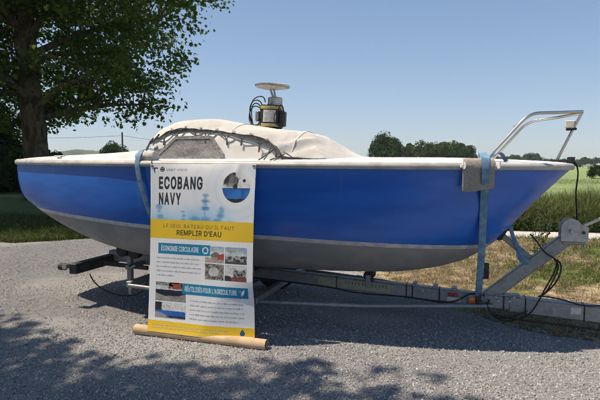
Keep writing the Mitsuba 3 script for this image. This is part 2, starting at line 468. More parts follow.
def pick(rng, k, cols, jitter=.18):
    c = np.asarray(cols)[rng.integers(0, len(cols), k)]
    return c * (1 + jitter * (rng.random((k, 1)) * 2 - 1))
STRAW = [(.36, .29, .18), (.24, .18, .11), (.46, .40, .28), (.14, .10, .065), (.30, .22, .15), (.10, .12, .05)]
GREEN = [(.075, .12, .028), (.10, .15, .04), (.055, .095, .022), (.13, .17, .05)]
def lane_y(x):
    return np.interp(x, cx[::-1], cy[::-1])

rng = np.random.default_rng(21)
# dry mown strip between yard and lane, with green tufts in it
n = 120000
x = rng.uniform(-.5, 8.5, n); y = rng.uniform(3.2, 11.6, n)
e = yard_edge(x)
ok = (y > e - .08) & (y < lane_y(x) - .6) & (x < y * .64 + .5)
x, y = x[ok], y[ok]
q = np.stack([x, y, 0 * x], -1)
gr = meshkit.fbm(q * .9, 3, 4) + .12 * (x > 3.2) * (y > 6)
isg = gr + .10 * rng.random(len(x)) > .58
clod = meshkit.fbm(q * 4.5, 3, 14)
keep = rng.random(len(x)) < np.where(isg, np.clip((clod - .30) / .25, .1, .85), np.clip((clod - .36) / .16, .06, 1))
x, y, isg = x[keep], y[keep], isg[keep]
k = len(x)
col = np.where((isg & (rng.random(k) < .72))[:, None], pick(rng, k, GREEN), pick(rng, k, STRAW))
h = np.where(isg, rng.uniform(.05, .17, k), rng.uniform(.04, .16, k))
m, c = blades(x, y, 0 * x, h, rng.uniform(.004, .009, k), np.where(isg, rng.uniform(.3, 1.6, k), rng.uniform(.6, 2.4, k)), col, rng)
add('dry_grass', m, 'blade', color=c)
tag('dry_grass', kind='stuff', label='cut dry straw and short green tufts between yard and lane', cat='grass')
# tall green verge beyond the lane
n = 75000
x = rng.uniform(.5, 12.5, n); y0 = lane_y(x) + .65
y = y0 + rng.random(n) ** 1.3 * 2.6
kk = meshkit.fbm(np.stack([x * 1.1, y, 0 * x], -1), 3, 6)
h = rng.uniform(.45, 1.12, n) * (.70 + .75 * kk) * np.clip((y - y0) / .5 + .45, 0, 1)
col = pick(rng, n, [(.11, .155, .045), (.14, .19, .06), (.085, .13, .035), (.19, .21, .085), (.28, .26, .13)], .25)
m, c = blades(x, y, 0 * x, h, rng.uniform(.010, .026, n), rng.uniform(.1, .95, n), col, rng, 3)
nw = 26000
xw = rng.uniform(.5, 12.5, nw); yw = lane_y(xw) + .55 + rng.random(nw) ** 1.4 * 2.4
zw = rng.random(nw) ** .8 * (.30 + .62 * meshkit.fbm(np.stack([xw * 1.1, yw, 0 * xw], -1), 3, 6)) * np.clip((yw - lane_y(xw) - .55) / .5 + .35, 0, 1)
lm_ = None
tall_grass_parts = (m, c, xw, yw, zw)
tag('tall_grass', kind='stuff', label='tall unmown green grass along the far side of the lane', cat='grass')
# crop plants on the near part of the field
n = 60000
y = 15 + rng.random(n) ** 1.6 * 55
x = rng.uniform(.20, .75, n) * y + rng.uniform(-1, 1, n)
z = np.interp(y, [14.2, 15.7, 16], [.012, .3, .33])
col = pick(rng, n, [(.09, .125, .05), (.11, .145, .065), (.13, .16, .075)], .15)
m, c = blades(x, y, z - .02, rng.uniform(.05, .14, n), rng.uniform(.012, .03, n), rng.uniform(.05, .4, n), col, rng, 2)
add('crop_plants', m, 'blade', color=c)
tag('crop_plants', kind='stuff', label='green cereal plants standing in the field', cat='crop')
# lawn under the big tree
n = 120000
y = 9.4 + 15 * rng.random(n) ** 1.3; x = -y * .66 + rng.random(n) * (y * .66 - 2.2)
ok = (y > yard_edge(x) - .1) & (x > -y * .66) & ((abs(y - lane_y(x)) > .55) | (x < -3.6))
x, y = x[ok], y[ok]; k = len(x)
col = pick(rng, k, [(.06, .095, .022), (.09, .13, .035), (.045, .075, .018), (.20, .18, .08)], .2)
m, c = blades(x, y, 0 * x, rng.uniform(.05, .20, k) * (1 + np.clip(y - 11, 0, 12) / 7), rng.uniform(.007, .016, k) * (1 + np.clip(y - 11, 0, 12) / 6), rng.uniform(.2, .9, k), col, rng)
add('lawn_grass', m, 'blade', color=c)
tag('lawn_grass', kind='stuff', label='short shaded grass under the plane tree', cat='grass')

# ------------------------------------------------------------------ trees
LEAF5 = np.array([[0, -.5], [.22, -.28], [.52, -.18], [.30, .04], [.40, .36], [.12, .22], [0, .58], [-.12, .22], [-.40, .36], [-.30, .04], [-.52, -.18], [-.22, -.28]])
LEAF_F5 = np.array([[11, 0, 1], [1, 2, 3], [11, 1, 3], [9, 11, 3], [9, 10, 11], [3, 4, 5], [9, 3, 5], [7, 9, 5], [7, 8, 9], [5, 6, 7]])
LEAF4 = np.array([[0, -.5], [.34, -.05], [0, .5], [-.34, -.05]])
LEAF_F4 = np.array([[0, 1, 2], [0, 2, 3]])
def leaves(P, N, size, rng, lobed=False):
    sh, F0 = (LEAF5, LEAF_F5) if lobed else (LEAF4, LEAF_F4)
    k = len(P)
    N = N / (np.linalg.norm(N, axis=1, keepdims=True) + 1e-9)
    a = rng.normal(size=(k, 3)); a -= N * (a * N).sum(1, keepdims=True); a /= np.linalg.norm(a, axis=1, keepdims=True) + 1e-9
    b = np.cross(N, a)
    s = np.broadcast_to(size, (k,))[:, None, None]
    fold = (np.abs(sh[:, 0]) * .35)[None, :, None] * N[:, None] * s
    V = P[:, None] + s * (sh[None, :, :1] * a[:, None] + sh[None, :, 1:] * b[:, None]) + fold
    F = (F0[None] + (np.arange(k) * len(sh))[:, None, None]).reshape(-1, 3)
    return TM(V.reshape(-1, 3), F)

m, c, xw, yw, zw = tall_grass_parts
rng = np.random.default_rng(23)
lm_ = leaves(np.stack([xw, yw, zw], 1), rng.normal(size=(len(xw), 3)) * .8 + [0, -.2, .7], rng.uniform(.04, .10, len(xw)), rng)
lc_ = np.repeat(pick(rng, len(xw), [(.10, .15, .045), (.13, .18, .06), (.08, .125, .04)], .25), 4, 0)
add('tall_grass', TM(np.vstack([m.vertices, lm_.vertices]), np.vstack([m.faces, lm_.faces + len(m.vertices)])), 'blade', color=np.vstack([c, lc_]))

def limb_path(p0, p1, rng, sag=.12, n=9):
    p0, p1 = np.asarray(p0, float), np.asarray(p1, float)
    t = np.linspace(0, 1, n)[:, None]
    L = np.linalg.norm(p1 - p0)
    mid = rng.normal(size=3) * .07 * L
    return p0 + (p1 - p0) * t + np.sin(t * np.pi) * (mid + [0, 0, sag * L])

def big_tree(key, base, height, rad, low, n_clusters, per, size, seed, mat, keep=None, trunk_r=.40, lobed=True, squash=.36, leaf_keep=None):
    """a broad tree: trunk, limbs, twigs out to leaf clusters; `keep` says which cluster centres the crown has"""
    rng = np.random.default_rng(seed)
    base = np.asarray(base, float)
    zc = (low + height) / 2
    # trunk
    n = 40; zz = np.linspace(-.05, height * .62, n)
    rr = trunk_r * (1 - .40 * (zz / (height * .62))) + trunk_r * .55 * np.exp(-np.clip(zz, 0, 9) / .35)
    cxp = base[0] + .07 * np.sin(zz * .6 + seed) - .07 * math.sin(seed); cyp = base[1] + .12 * np.cos(zz * .5)
    P = np.stack([cxp, cyp, zz], 1)
    tm = tube(P, rr, 28)
    v = np.array(tm.vertices)
    d = v[:, :2] - np.stack([np.interp(v[:, 2], zz, cxp), np.interp(v[:, 2], zz, cyp)], 1)
    dn = d / (np.linalg.norm(d, axis=1, keepdims=True) + 1e-9)
    v[:, :2] += dn * ((meshkit.fbm(np.stack([v[:, 0] * 5, v[:, 1] * 5, v[:, 2] * 1.4], 1), 4, seed) - .5) * .16)[:, None]
    tm = TM(v, tm.faces)
    # clusters
    C = []
    while len(C) < n_clusters:
        q = rng.normal(size=3); q /= np.linalg.norm(q); r = rng.random() ** .42
        c = q * r
        zz_ = zc + c[2] * (height - low) / 2
        p = np.array([base[0] + c[0] * rad, base[1] + c[1] * rad, zz_])
        hole = meshkit.fbm(p[None] * .55, 2, seed + 4)[0]
        if hole < .48 and r > .32: continue
        if keep is not None and not keep(p): continue
        C.append(p)
    C = np.array(C)
    limbs, nodes = [], []
    nl = 15
    for i in range(nl):
        a = 2 * np.pi * i / nl + rng.uniform(-.25, .25)
        z0 = low + .9 + (height * .60 - low - .9) * (i * 7 % nl) / nl * .9
        p0 = np.array([np.interp(z0, zz, cxp), np.interp(z0, zz, cyp), z0])
        out = rad * rng.uniform(.62, .9) * math.sqrt(max(.1, 1 - ((z0 + .8 - zc) / ((height - low) / 2)) ** 2))
        p1 = p0 + [math.cos(a) * out, math.sin(a) * out, rng.uniform(.3, 1.8)]
        q = limb_path(p0, p1, rng, .08, 12)
        limbs.append(tube(q, np.linspace(.13, .025, 12), 8))
        nodes.append(q[2:])
    nodes.append(P[n // 2:])
    nodes = np.vstack(nodes)
    from scipy.spatial import cKDTree
    kd = cKDTree(nodes)
    _, idx = kd.query(C)
    twigs = []
    for c, i in zip(C, idx):
        q = limb_path(nodes[i], c, rng, .10, 5)
        twigs.append(tube(q, np.linspace(.022, .006, 5), 4, False))
    add(key + '__trunk', tm, 'bark', smooth=True)
    add(key + '__branches', cat_(limbs + twigs), 'bark', smooth=True)
    tag(key + '__branches', kind='stuff')
    # leaves
    k = len(C) * per
    cc = np.repeat(C, per, 0)
    out = cc - np.array([base[0], base[1], zc - 1]); out /= np.linalg.norm(out, axis=1, keepdims=True) + 1e-9
    off = rng.normal(size=(k, 3)) * [.36, .36, .36 * squash + .04]
    off[:, 2] -= .16 * np.linalg.norm(off[:, :2], axis=1)
    ln_ = np.linalg.norm(off, axis=1, keepdims=True)
    off = off * np.minimum(1, .72 / np.maximum(ln_, 1e-6))
    Pl = cc + off
    if leaf_keep is not None:
        ok = leaf_keep(Pl); Pl, out = Pl[ok], out[ok]; k = len(Pl)
    N = rng.normal(size=(k, 3)) * .55 + [0, 0, .8] + out * .4
    add(key + '__crown', leaves(Pl, N, rng.uniform(.55, 1.25, k) * size, rng, lobed), mat)
    tag(key + '__crown', kind='stuff')

# the plane tree behind the stern
def crown_keep(p):
    r = math.hypot(p[0] + 9.0, p[1] - 17)
    zlow = 2.75 + .10 * max(0, r - 3.0) ** 1.15 + .7 * (meshkit.noise(np.array([[p[0] * .8, p[1] * .8, 0]]), 3)[0] - .5)
    # the trunk shows below the first limbs on the side towards the yard
    if p[1] < 17.5 and abs(p[0] + 8.98 * p[1] / 17) < .8:
        zlow = max(zlow, 4.3)
    return p[2] > zlow
big_tree('plane_tree', (-8.98, 17, 0), 13.5, 6.2, 2.2, 1000, 70, .150, 7, 'plane_leaf', crown_keep, trunk_r=.43)
tag('plane_tree', 'large leafy plane tree with a thick dark trunk behind the boat stern', 'tree')
# its neighbours in the row, outside the frame, whose shade falls on hedge and yard
big_tree('plane_tree_001', (-18.5, 17.5, 0), 13, 7.0, 2.2, 800, 40, .20, 17, 'plane_leaf', None, lobed=False)
tag('plane_tree_001', 'plane tree beyond the left edge shading the dark hedge', 'tree')
def near_keep(p):
    # what it shades: ground point under the sun direction
    gx, gy = p[0] + p[2] * .4875, p[1] + p[2] * .01875
    lim = 3.6 + .35 * math.sin(gx * 1.7 + 1) + .6 * (gx < -2.0) + .6 * (gx < -2.8)
    return gy < lim and gx < .75 + .5 * (p[1] < 2.6) and (p[1] < .2 or p[0] < -p[1] * .8 - .3 or p[2] > 1.6 + .45 * p[1])
big_tree('plane_tree_002', (-6.6, .4, 0), 10.5, 5.2, 3.0, 1050, 60, .18, 27, 'plane_leaf', near_keep, trunk_r=.34, leaf_keep=lambda P: P[:, 1] + .01875 * P[:, 2] < np.interp(P[:, 0] + .4875 * P[:, 2], [-3.2, -2.6, -1.8, -.6, .8], [5.4, 4.9, 4.25, 4.0, 3.9]))
tag('plane_tree_002', 'plane tree outside the picture casting dappled shade on the front gravel', 'tree')

def crown_mesh(centre, rx, ry, rz, n, size, rng, lumps=26):
    """uneven crown: leaf faces on and in many lumps of an egg"""
    centre = np.asarray(centre, float)
    q = rng.normal(size=(lumps, 3)); q /= np.linalg.norm(q, axis=1, keepdims=True)
    q[:, 2] = np.abs(q[:, 2]) * 1.25 - .45
    cl = q * rng.uniform(.45, .85, (lumps, 1)) * [rx, ry, rz]
    lr = rng.uniform(.14, .46, lumps) * min(rx, rz) * 1.1
    i = rng.integers(0, lumps, n)
    d = rng.normal(size=(n, 3)); d /= np.linalg.norm(d, axis=1, keepdims=True)
    P = centre + cl[i] + d * (lr[i] * rng.random(n) ** .3)[:, None]
    N = d + rng.normal(size=(n, 3)) * .5 + [0, 0, .3]
    return leaves(P, N, size * rng.uniform(.6, 1.3, n), rng)

def field_tree(key, x, y, z0, h, rx, n, size, seed, mat, low=.15, trunk=True):
    rng = np.random.default_rng(seed)
    rz = h * (1 - low) / 2
    add(key + '__crown', crown_mesh((x, y, z0 + h * low + rz), rx, rx * .9, rz, n, size, rng), mat)
    tag(key + '__crown', kind='stuff')
    if trunk:
        add(key + '__trunk', tube(limb_path((x, y, z0 - .1), (x + .2, y, z0 + h * .6), rng, 0, 6), np.linspace(h * .035, h * .012, 6), 8), 'bark', smooth=True)

# dark hedge left of the trunk
for i, (hx, hy, hh, hr) in enumerate([(-14.9, 21, 4.8, 2.2), (-12.9, 21.0, 5.0, 1.9), (-11.9, 22.8, 4.0, 1.3), (-17.8, 21.5, 5.2, 2.4)]):
    k = newkey('hedge_shrub')
    field_tree(k, hx, hy, 0, hh, hr, 18000, .19, 40 + i, 'hedge_leaf', -.45)
    tag(k, ['dark shrub left of the plane tree trunk, nearly black in shade', 'dark shrub directly behind the left side of the plane tree trunk', 'lowest dark shrub, behind the plane tree trunk', 'dark shrub at the left end of the hedge'][i], 'shrub')
# trees behind the boat
spots = [  # px x, distance, top above horizon px, half width px, label
    (384, 92, 33, 18, 'dark round field tree with the tallest crown, just right of the canvas cover'),
    (430, 96, 29, 24, 'broad dark field tree above the blue foredeck'),
    (461, 99, 24, 17, 'lower dark field tree left of the grey padding'),
    (408, 100, 24, 14, 'dark field tree in the gap between the tallest tree and the broad one'),
    (447, 108, 26, 16, 'dark field tree behind the dip between the broad tree and the lower one'),
    (394, 106, 27, 16, 'dark field tree half hidden behind the tallest crown'),
    (115, 62, 25, 20, 'rounded dark tree beside the utility pole on the left')]
for i, (px, Yd, top, hw, lab) in enumerate(spots):
    k = newkey('field_tree')
    xw = (px - 300) / 500 * Yd; h = EYE + top / 500 * Yd; rx = hw / 500 * Yd
    field_tree(k, xw, Yd, 0, h, rx, 9000, .36 if Yd > 80 else .26, 60 + i, ['oak_leaf', 'ash_leaf', 'oak_leaf', 'far_leaf', 'ash_leaf', 'oak_leaf', 'oak_leaf'][i], .06)
    tag(k, lab, 'tree')
# far tree line at the end of the field, right
rng = np.random.default_rng(77)
far = [(497, 8.5, 11), (512, 11, 12), (531, 12, 13), (549, 7.5, 11), (566, 8, 12), (583, 8.5, 12), (600, 8, 12)]
for i, (px, top, hw) in enumerate(far):
    k = newkey('distant_tree')
    Yd = 235 + 12 * math.sin(i * 2.3)
    xw = (px - 300) / 500 * Yd; h = EYE + top / 500 * Yd
    field_tree(k, xw, Yd, 0, h, hw / 500 * Yd, 3200, .75, 90 + i, 'far_leaf', .0)
    tag(k, ['first', 'second', 'third', 'fourth', 'fifth', 'sixth', 'last'][i] + ' tree from the left in the distant tree line across the field', 'tree', 'trees of the distant tree line')
k = newkey('field_bush')
field_tree(k, 27.2, 45, 0, 1.9, 1.35, 5000, .14, 140, 'oak_leaf', .0)
tag(k, 'dark rounded bush standing in the field at the right edge', 'bush')
k = newkey('field_bush')
field_tree(k, 34.5, 75, .2, 2.0, 1.9, 3500, .2, 141, 'oak_leaf', .0)
tag(k, 'low bush in the field seen just below the bow rail', 'bush')

# young shrub growing behind the winch post
def small_plant(key, x, y, h, spread, nst, nlf, size, seed):
    rng = np.random.default_rng(seed)
    st, P = [], []
    for i in range(nst):
        a = rng.random() * 2 * np.pi
        e = np.array([x + math.cos(a) * spread * rng.random(), y + math.sin(a) * spread * rng.random(), h * rng.uniform(.6, 1)])
        q = limb_path((x + rng.normal() * .03, y + rng.normal() * .03, 0), e, rng, .05, 7)
        st.append(tube(q, np.linspace(.007, .002, 7), 5))
        t = rng.uniform(.25, 1, nlf)
        P.append(np.stack([np.interp(t, np.linspace(0, 1, 7), q[:, j]) for j in range(3)], 1) + rng.normal(size=(nlf, 3)) * size * .5)
    P = np.vstack(P)
    add(key + '__stems', cat_(st), 'post_wood', smooth=True)
    add(key + '__foliage', leaves(P, rng.normal(size=(len(P), 3)) * .7 + [0, 0, .8], size * rng.uniform(.7, 1.2, len(P)), rng), 'shrub_leaf')
    tag(key + '__foliage', kind='stuff'); tag(key + '__stems', kind='stuff')
small_plant('young_shrub', 4.15, 8.6, 1.0, .36, 9, 15, .055, 3)
tag('young_shrub', 'young thin leafy shrub growing behind the winch post', 'shrub')
small_plant('weed_plant', 3.55, 7.6, .42, .26, 8, 22, .05, 4)
tag('weed_plant', 'low leafy weed between the bow and the winch post', 'plant')

# utility pole and wires
add('utility_pole', cat_([tube([(-21.2, 60, 0), (-21.2, 60, 5.5)], [.12, .09], 10), tube([(-21.2, 59.9, 5.1), (-21.2, 59.9, 5.28)], .05, 8)]), 'post_wood')
tag('utility_pole', 'slim wooden utility pole rising above the stern deck', 'pole')
for i, (a, b, sag) in enumerate([((-21.2, 60, 5.1), (-46, 66, 5.5), .35), ((-21.2, 60, 5.1), (3, 76, 5.0), .9)]):
    t = np.linspace(0, 1, 24)[:, None]
    w = np.array(a) * (1 - t) + np.array(b) * t - [0, 0, 1] * (4 * sag * t * (1 - t))
    k = add('overhead_wire', tube(w, .018, 5), 'cable')
    tag(k, ['thin overhead wire running left from the utility pole', 'thin overhead wire sagging right from the utility pole'][i], 'wire')

# ================================================================== the boat: local axes s (towards the bow), t (away from the camera), z
TH = math.radians(18.0)
U = np.array([math.cos(TH), -math.sin(TH), 0]); W = np.array([math.sin(TH), math.cos(TH), 0]); O = np.array([0, 5.35, 0])
B = np.eye(4); B[:3, 0], B[:3, 1], B[:3, 3] = U, W, O
def badd(key, mesh, mat, smooth=False, **kw):
    m = mesh.copy(); m.apply_transform(B)
    return add(key, m, mat, smooth, **kw)

S0, S1 = -3.30, 2.58
hb = Pchip([S0, -2.9, -2.2, -1.4, -.5, .3, 1.0, 1.6, 2.1, 2.45, 2.58], [.53, .66, .85, 1.0, 1.065, 1.025, .925, .755, .515, .235, .045])
zg = Pchip([S0, -1.5, 0, 1.2, 2.6], [1.635, 1.612, 1.60, 1.59, 1.583])
zk = Pchip([S0, -3.0, -2.55, -2.1, -1.5, -.6, .4, 1.0, 1.35, 1.65, 1.83, 1.98, 2.1, 2.29, 2.6], [1.10, .95, .785, .665, .58, .53, .51, .53, .58, .67, .77, .89, 1.03, 1.25, 1.575])
nn = Pchip([S0, -2, -1, 0, 1.2, 2, 2.6], [3.2, 3.3, 3.0, 2.4, 1.9, 1.5, 1.3])
flare = Pchip([S0, -1.2, 0.1, 2.6], [.01, .02, .08, .08])
zs = lambda s: .955 - .05 * s
def hull_t(s, d):
    n = nn(s)
    return hb(s) * np.maximum(1 - d ** n, 0) ** (1 / n) * (1 - flare(s) * d)
SS = np.r_[np.linspace(S0, 1.4, 90), np.linspace(1.44, S1, 44)]
def hull_band(d_of, m):
    """one band of the near + far hull skin, d_of(s) = (d0, d1)"""
    V = []
    for s in SS:
        d0, d1 = d_of(s)
        a = np.linspace(0, 1, m)
        d = np.sin((np.arcsin(d0) * (1 - a) + np.arcsin(d1) * a))
        t = hull_t(s, d); z = zg(s) - (zg(s) - zk(s)) * d
        V.append(np.stack([0 * t + s, -t, z], 1))
    V = np.array(V)
    near = TM(V.reshape(-1, 3), grid_faces(len(SS), m))
    far_ = V * [1, -1, 1]
    farm = TM(far_.reshape(-1, 3), grid_faces(len(SS), m)[:, ::-1])
    out = cat_([near, farm])
    out.update_faces(out.area_faces > 1e-9)
    out.merge_vertices()
    return out
dz = lambda s, z: float(np.clip((zg(s) - z) / (zg(s) - zk(s)), 0, 1))
STR = .040
badd('sailboat__hull', hull_band(lambda s: (0, dz(s, zs(s))), 26), 'hull_paint', 60)
badd('sailboat__stripe', hull_band(lambda s: (dz(s, zs(s)), dz(s, zs(s) - STR)), 4), 'stripe_paint', 60)
badd('sailboat__bottom', hull_band(lambda s: (dz(s, zs(s) - STR), 1), 22), 'bottom_paint', 60)
tag('sailboat', 'blue and white sailboat with grey bottom standing on a trailer', 'sailboat')
tag('sailboat__stripe', label='light grey waterline stripe along the hull')
tag('sailboat__bottom', label='dull grey antifouling bottom of the hull')
# transom
d = np.sin(np.linspace(0, np.pi / 2, 24)); t = hull_t(S0, d); z = zg(S0) - (zg(S0) - zk(S0)) * d
poly = sg.Polygon(np.r_[np.stack([-t, z], 1), np.stack([t, z], 1)[::-1]]).buffer(0)
tr = extrude(poly, .02); tr.apply_transform(np.array([[0, 0, 1, S0 - .012], [1, 0, 0, 0], [0, 1, 0, 0], [0, 0, 0, 1.0]]))
badd('sailboat__transom', tr, 'hull_paint')
# rubbing strake around the gunwale
def gun(s, sgn):
    return np.stack([s, sgn * hb(s), zg(s)], 1)
ss = np.r_[np.linspace(S0 - .01, 1.6, 70), np.linspace(1.64, S1, 40)]
rails = []
for sgn in (-1, 1):
    Pg = gun(ss, sgn)
    tg = np.gradient(Pg, axis=0); tg /= np.linalg.norm(tg, axis=1, keepdims=True)
    outw = np.stack([tg[:, 1], -tg[:, 0], 0 * tg[:, 0]], 1) * (-sgn) * -1
    outw = np.where((outw[:, 1:2] * sgn) < 0, -outw, outw)
    outw[:, 2] = 0; outw /= np.linalg.norm(outw, axis=1, keepdims=True)
    up = np.tile([0, 0, 1.0], (len(Pg), 1))
    prof = [(-.03, -.028), (.018, -.028), (.028, -.020), (.032, -.004), (.030, .008), (.022, .022), (.006, .031), (-.03, .033)]
    rails.append(sweep(Pg, outw, up, prof if sgn > 0 else prof[::-1]))
rails.append(beam((S0 - .012, -.53, zg(S0) + .004), (S0 - .012, .53, zg(S0) + .004), .05, .066, .012))
badd('sailboat__rubbing_strake', cat_(rails), 'rail_white', 40)
tag('sailboat__rubbing_strake', label='off white rubbing strake around the gunwale')
# deck with camber
m_ = 21
sd = np.linspace(S0, S1 - .02, 80)
a = np.linspace(-1, 1, m_)
D = np.stack([np.repeat(sd[:, None], m_, 1), hb(sd)[:, None] * .995 * a[None], zg(sd)[:, None] + .03 + .055 * (1 - a[None] ** 2) * np.clip(hb(sd) / .8, .1, 1)[:, None]], -1)
badd('sailboat__deck', TM(D.reshape(-1, 3), grid_faces(len(sd), m_)), 'gelcoat', True)
# cockpit coamings running aft from the cabin
for sgn in (-1, 1):
    sc = np.linspace(-3.15, -1.28, 24)
    hh = np.interp(sc, [-3.15, -2.9, -1.9, -1.28], [.02, .035, .075, .115])
    tc = sgn * np.interp(sc, [-3.15, -1.28], [.40, .70])
    Pc = np.stack([sc, tc, zg(sc) + .03], 1)
    rows = []
    for (aa, bb) in [(.09, 0), (.075, .6), (.05, .93), (.015, 1.0), (-.015, 1.0), (-.05, .93), (-.06, 0)]:
        rows.append(Pc + np.stack([0 * sc, sgn * aa + 0 * sc, bb * hh], 1))
    V = np.stack(rows, 1)
    badd('sailboat__coaming', sheet(V, .012), 'gelcoat', 40)
# cabin trunk
def cab(s0, s1, th0, th1, z0, z1, n=14):
    secs = []
    for k, (s, wd, zt) in enumerate([(-1.36, .70, 1.90), (-1.30, .73, 1.93), (-.9, .745, 1.965), (-.5, .745, 1.94), (-.25, .735, 1.88), (-.05, .72, 1.825), (.10, .68, 1.76), (.25, .62, 1.68), (.33, .58, 1.64)]):
        zb = 1.60
        p = [(-wd - .05, zb), (-wd, zb + (zt - zb) * .55), (-wd + .03, zt - .05), (-wd + .09, zt - .005), (-wd * .5, zt + .045), (0, zt + .065)]
        p = p + [(-q[0], q[1]) for q in p[-2::-1]]
        secs.append([(s, q[0], q[1]) for q in p])
    V = np.array(secs)
    n, m, _ = V.shape
    F = grid_faces(n, m)
    F = np.vstack([F[:, [0, 1, 2]], F[:, [0, 2, 3]]])
    c0 = np.array([[-1.36, 0, 1.75]]); c1 = np.array([[.33, 0, 1.64]])
    k = np.arange(m - 1); o = (n - 1) * m
    V = np.vstack([V.reshape(-1, 3), c0, c1])
    F = np.vstack([F, np.stack([n * m + 0 * k, k + 1, k], 1), np.stack([n * m + 1 + 0 * k, o + k, o + k + 1], 1)])
    return TM(V, F)
badd('sailboat__cabin', cab(0, 0, 0, 0, 0, 0), 'gelcoat', 35)
# side windows: trapezoid panes in a raised frame, on both cabin sides
def side_t(s, z):
    wd = np.interp(s, [-1.36, -1.30, -.9, -.4, -.05], [.70, .73, .745, .745, .73])
    return np.interp(z, [1.60, 1.80], [1, 0]) * .05 + wd
wp = sg.Polygon([(-1.285, 1.665), (-1.28, 1.69), (-1.075, 1.872), (-1.05, 1.884), (-.67, 1.884), (-.645, 1.872), (-.505, 1.70), (-.51, 1.668), (-.54, 1.655), (-1.26, 1.655)])
def wrap_side(poly, depth, lift, sgn):
    m = extrude(poly, depth)
    m = m.subdivide_to_size(.06)
    v = np.array(m.vertices)
    out = np.stack([v[:, 0], sgn * (side_t(v[:, 0], np.minimum(v[:, 1], 1.80)) + lift + v[:, 2] - np.clip((v[:, 1] - 1.80) / .12, 0, 1) * .022), v[:, 1]], 1)
    f = m.faces if sgn > 0 else m.faces[:, ::-1]
    return TM(out, f[:, ::-1])
for sgn in (-1, 1):
    k = badd('sailboat__window', wrap_side(wp.difference(wp.buffer(-.030)), .012, .001, sgn), 'pane_frame')
    badd(k + '__pane', wrap_side(wp.buffer(-.028), .006, .001, sgn), 'dusty_pane')
    tag(k, label='dusty grey trapezoid cabin window')
# pulpit: two bent rails from the deck edges forward over the bow, with a raked front leg
pul = []
def pulpit_rail(sgn):
    pts = [(1.835, -.50, 1.63), (2.175, -.44, 2.036), (2.44, -.26, 2.052), (2.66, -.01, 2.078)]
    if sgn > 0:
        pts = [(1.925, .50, 1.63), (2.265, .45, 2.04), (2.47, .33, 2.053), (2.655, .01, 2.066)]
    return tube(fillet_path(pts, .11), .0135, 10)
badd('sailboat__pulpit_rail', pulpit_rail(-1), 'steel', True)
badd('sailboat__pulpit_rail', pulpit_rail(1), 'steel', True)
badd('sailboat__pulpit_leg', tube([(2.662, 0, 2.075), (2.60, 0, 1.94), (2.47, 0, 1.645)], .0125, 10), 'steel', True)
for sgn in (-1, 1):
    badd('sailboat__pulpit_foot', lathe([(.001, 0), (.035, 0), (.035, .006), (.018, .012), (.016, .03), (.001, .03)], 16).apply_translation((1.835 if sgn < 0 else 1.925, sgn * .50, 1.625)), 'steel', 40)
k = badd('sailboat__bow_light', cbox((.082, .07, .072), .010).apply_transform(frame((2.565, -.02, 1.965), (1, -.2, -.04))), 'cream_plate')
badd(k + '__base', cbox((.088, .06, .02), .006).apply_transform(frame((2.575, -.02, 1.922), (1, -.2, .05))), 'rubber')
tag(k, label='small grey box shaped bow light on the pulpit leg')
# small eyelet on the near rail and black bow roller
rg = tube(np.stack([.016 * np.cos(np.linspace(0, 6.283, 16)), 0 * np.linspace(0, 1, 16), .016 * np.sin(np.linspace(0, 6.283, 16))], 1), .004, 6)
badd('sailboat__pulpit_rail__eyelet', rg.apply_translation((2.075, -.455, 1.925)), 'steel')
br = cat_([cbox((.20, .10, .022), .006, (2.50, 0, 1.640)), cbox((.05, .012, .055), .004, (2.585, -.045, 1.645)), cbox((.05, .012, .055), .004, (2.585, .045, 1.645)), trimesh.creation.cylinder(.022, .08, sections=16, transform=trimesh.transformations.rotation_matrix(np.pi / 2, (1, 0, 0))).apply_translation((2.60, 0, 1.61))])
badd('sailboat__bow_roller', br, 'rubber')
tag('sailboat__bow_roller', label='black bow roller fitting')
for (sx, tx) in ((-2.6, -.62), (-2.6, .62)):
    badd('sailboat__cleat', cat_([cbox((.14, .02, .016), .006, (sx, tx, 1.70)), cbox((.05, .03, .03), .006, (sx, tx, 1.68))]), 'steel_dull')

# ------------------------------------------------------------------ canvas cover over the cabin
Ez = Pchip([-1.36, -1.27, -1.13, -1.01, -.79, -.63, -.42, -.18, -.06, .04, .11, .3, .8], [1.82, 1.875, 1.945, 1.962, 1.945, 1.933, 1.90, 1.865, 1.81, 1.745, 1.685, 1.662, 1.652])
Et = Pchip([-1.36, -.9, -.1, .1, .4, .8], [.735, .765, .765, .79, .72, .20])
Rz = Pchip([-1.55, -1.42, -1.26, -.92, -.58, -.33, -.17, .11, .24, .38, .54, .65, .82], [1.99, 2.045, 2.085, 2.095, 2.04, 2.0, 1.97, 1.935, 1.90, 1.825, 1.735, 1.69, 1.665])
na, nb = 150, 91
A_ = np.linspace(0, 1, na); Bv = np.linspace(-1, 1, nb)
PT = np.zeros((na, nb, 3))
for i, a in enumerate(A_):
    s_e = -1.36 + a * (.80 + 1.36)
    s_r = -1.50 + a * (.82 + 1.50)
    ab = np.abs(Bv)
    s = s_r + (s_e - s_r) * ab ** 2
    te, ze, zr = Et(s_e), Ez(s_e), Rz(s_r)
    hug = np.interp(s_e, [-1.36, -1.30, -.9, -.4, -.05], [.70, .73, .745, .745, .73]) + np.interp(ze, [1.60, 1.80, 1.88, 1.95], [.05, 0, -.022, -.038]) + .004
    te = hug + (te - hug) * np.clip((s_e + .02) / .12, 0, 1)
    z = ze + (zr - ze) * (1 - ab ** 2.6)
    PT[i] = np.stack([s, te * Bv, z], 1)
nrm = np.cross(np.gradient(PT, axis=0), np.gradient(PT, axis=1)); nrm /= np.linalg.norm(nrm, axis=-1, keepdims=True) + 1e-9
nrm *= np.sign(nrm[..., 2:3] + 1e-9)
q = PT.copy()
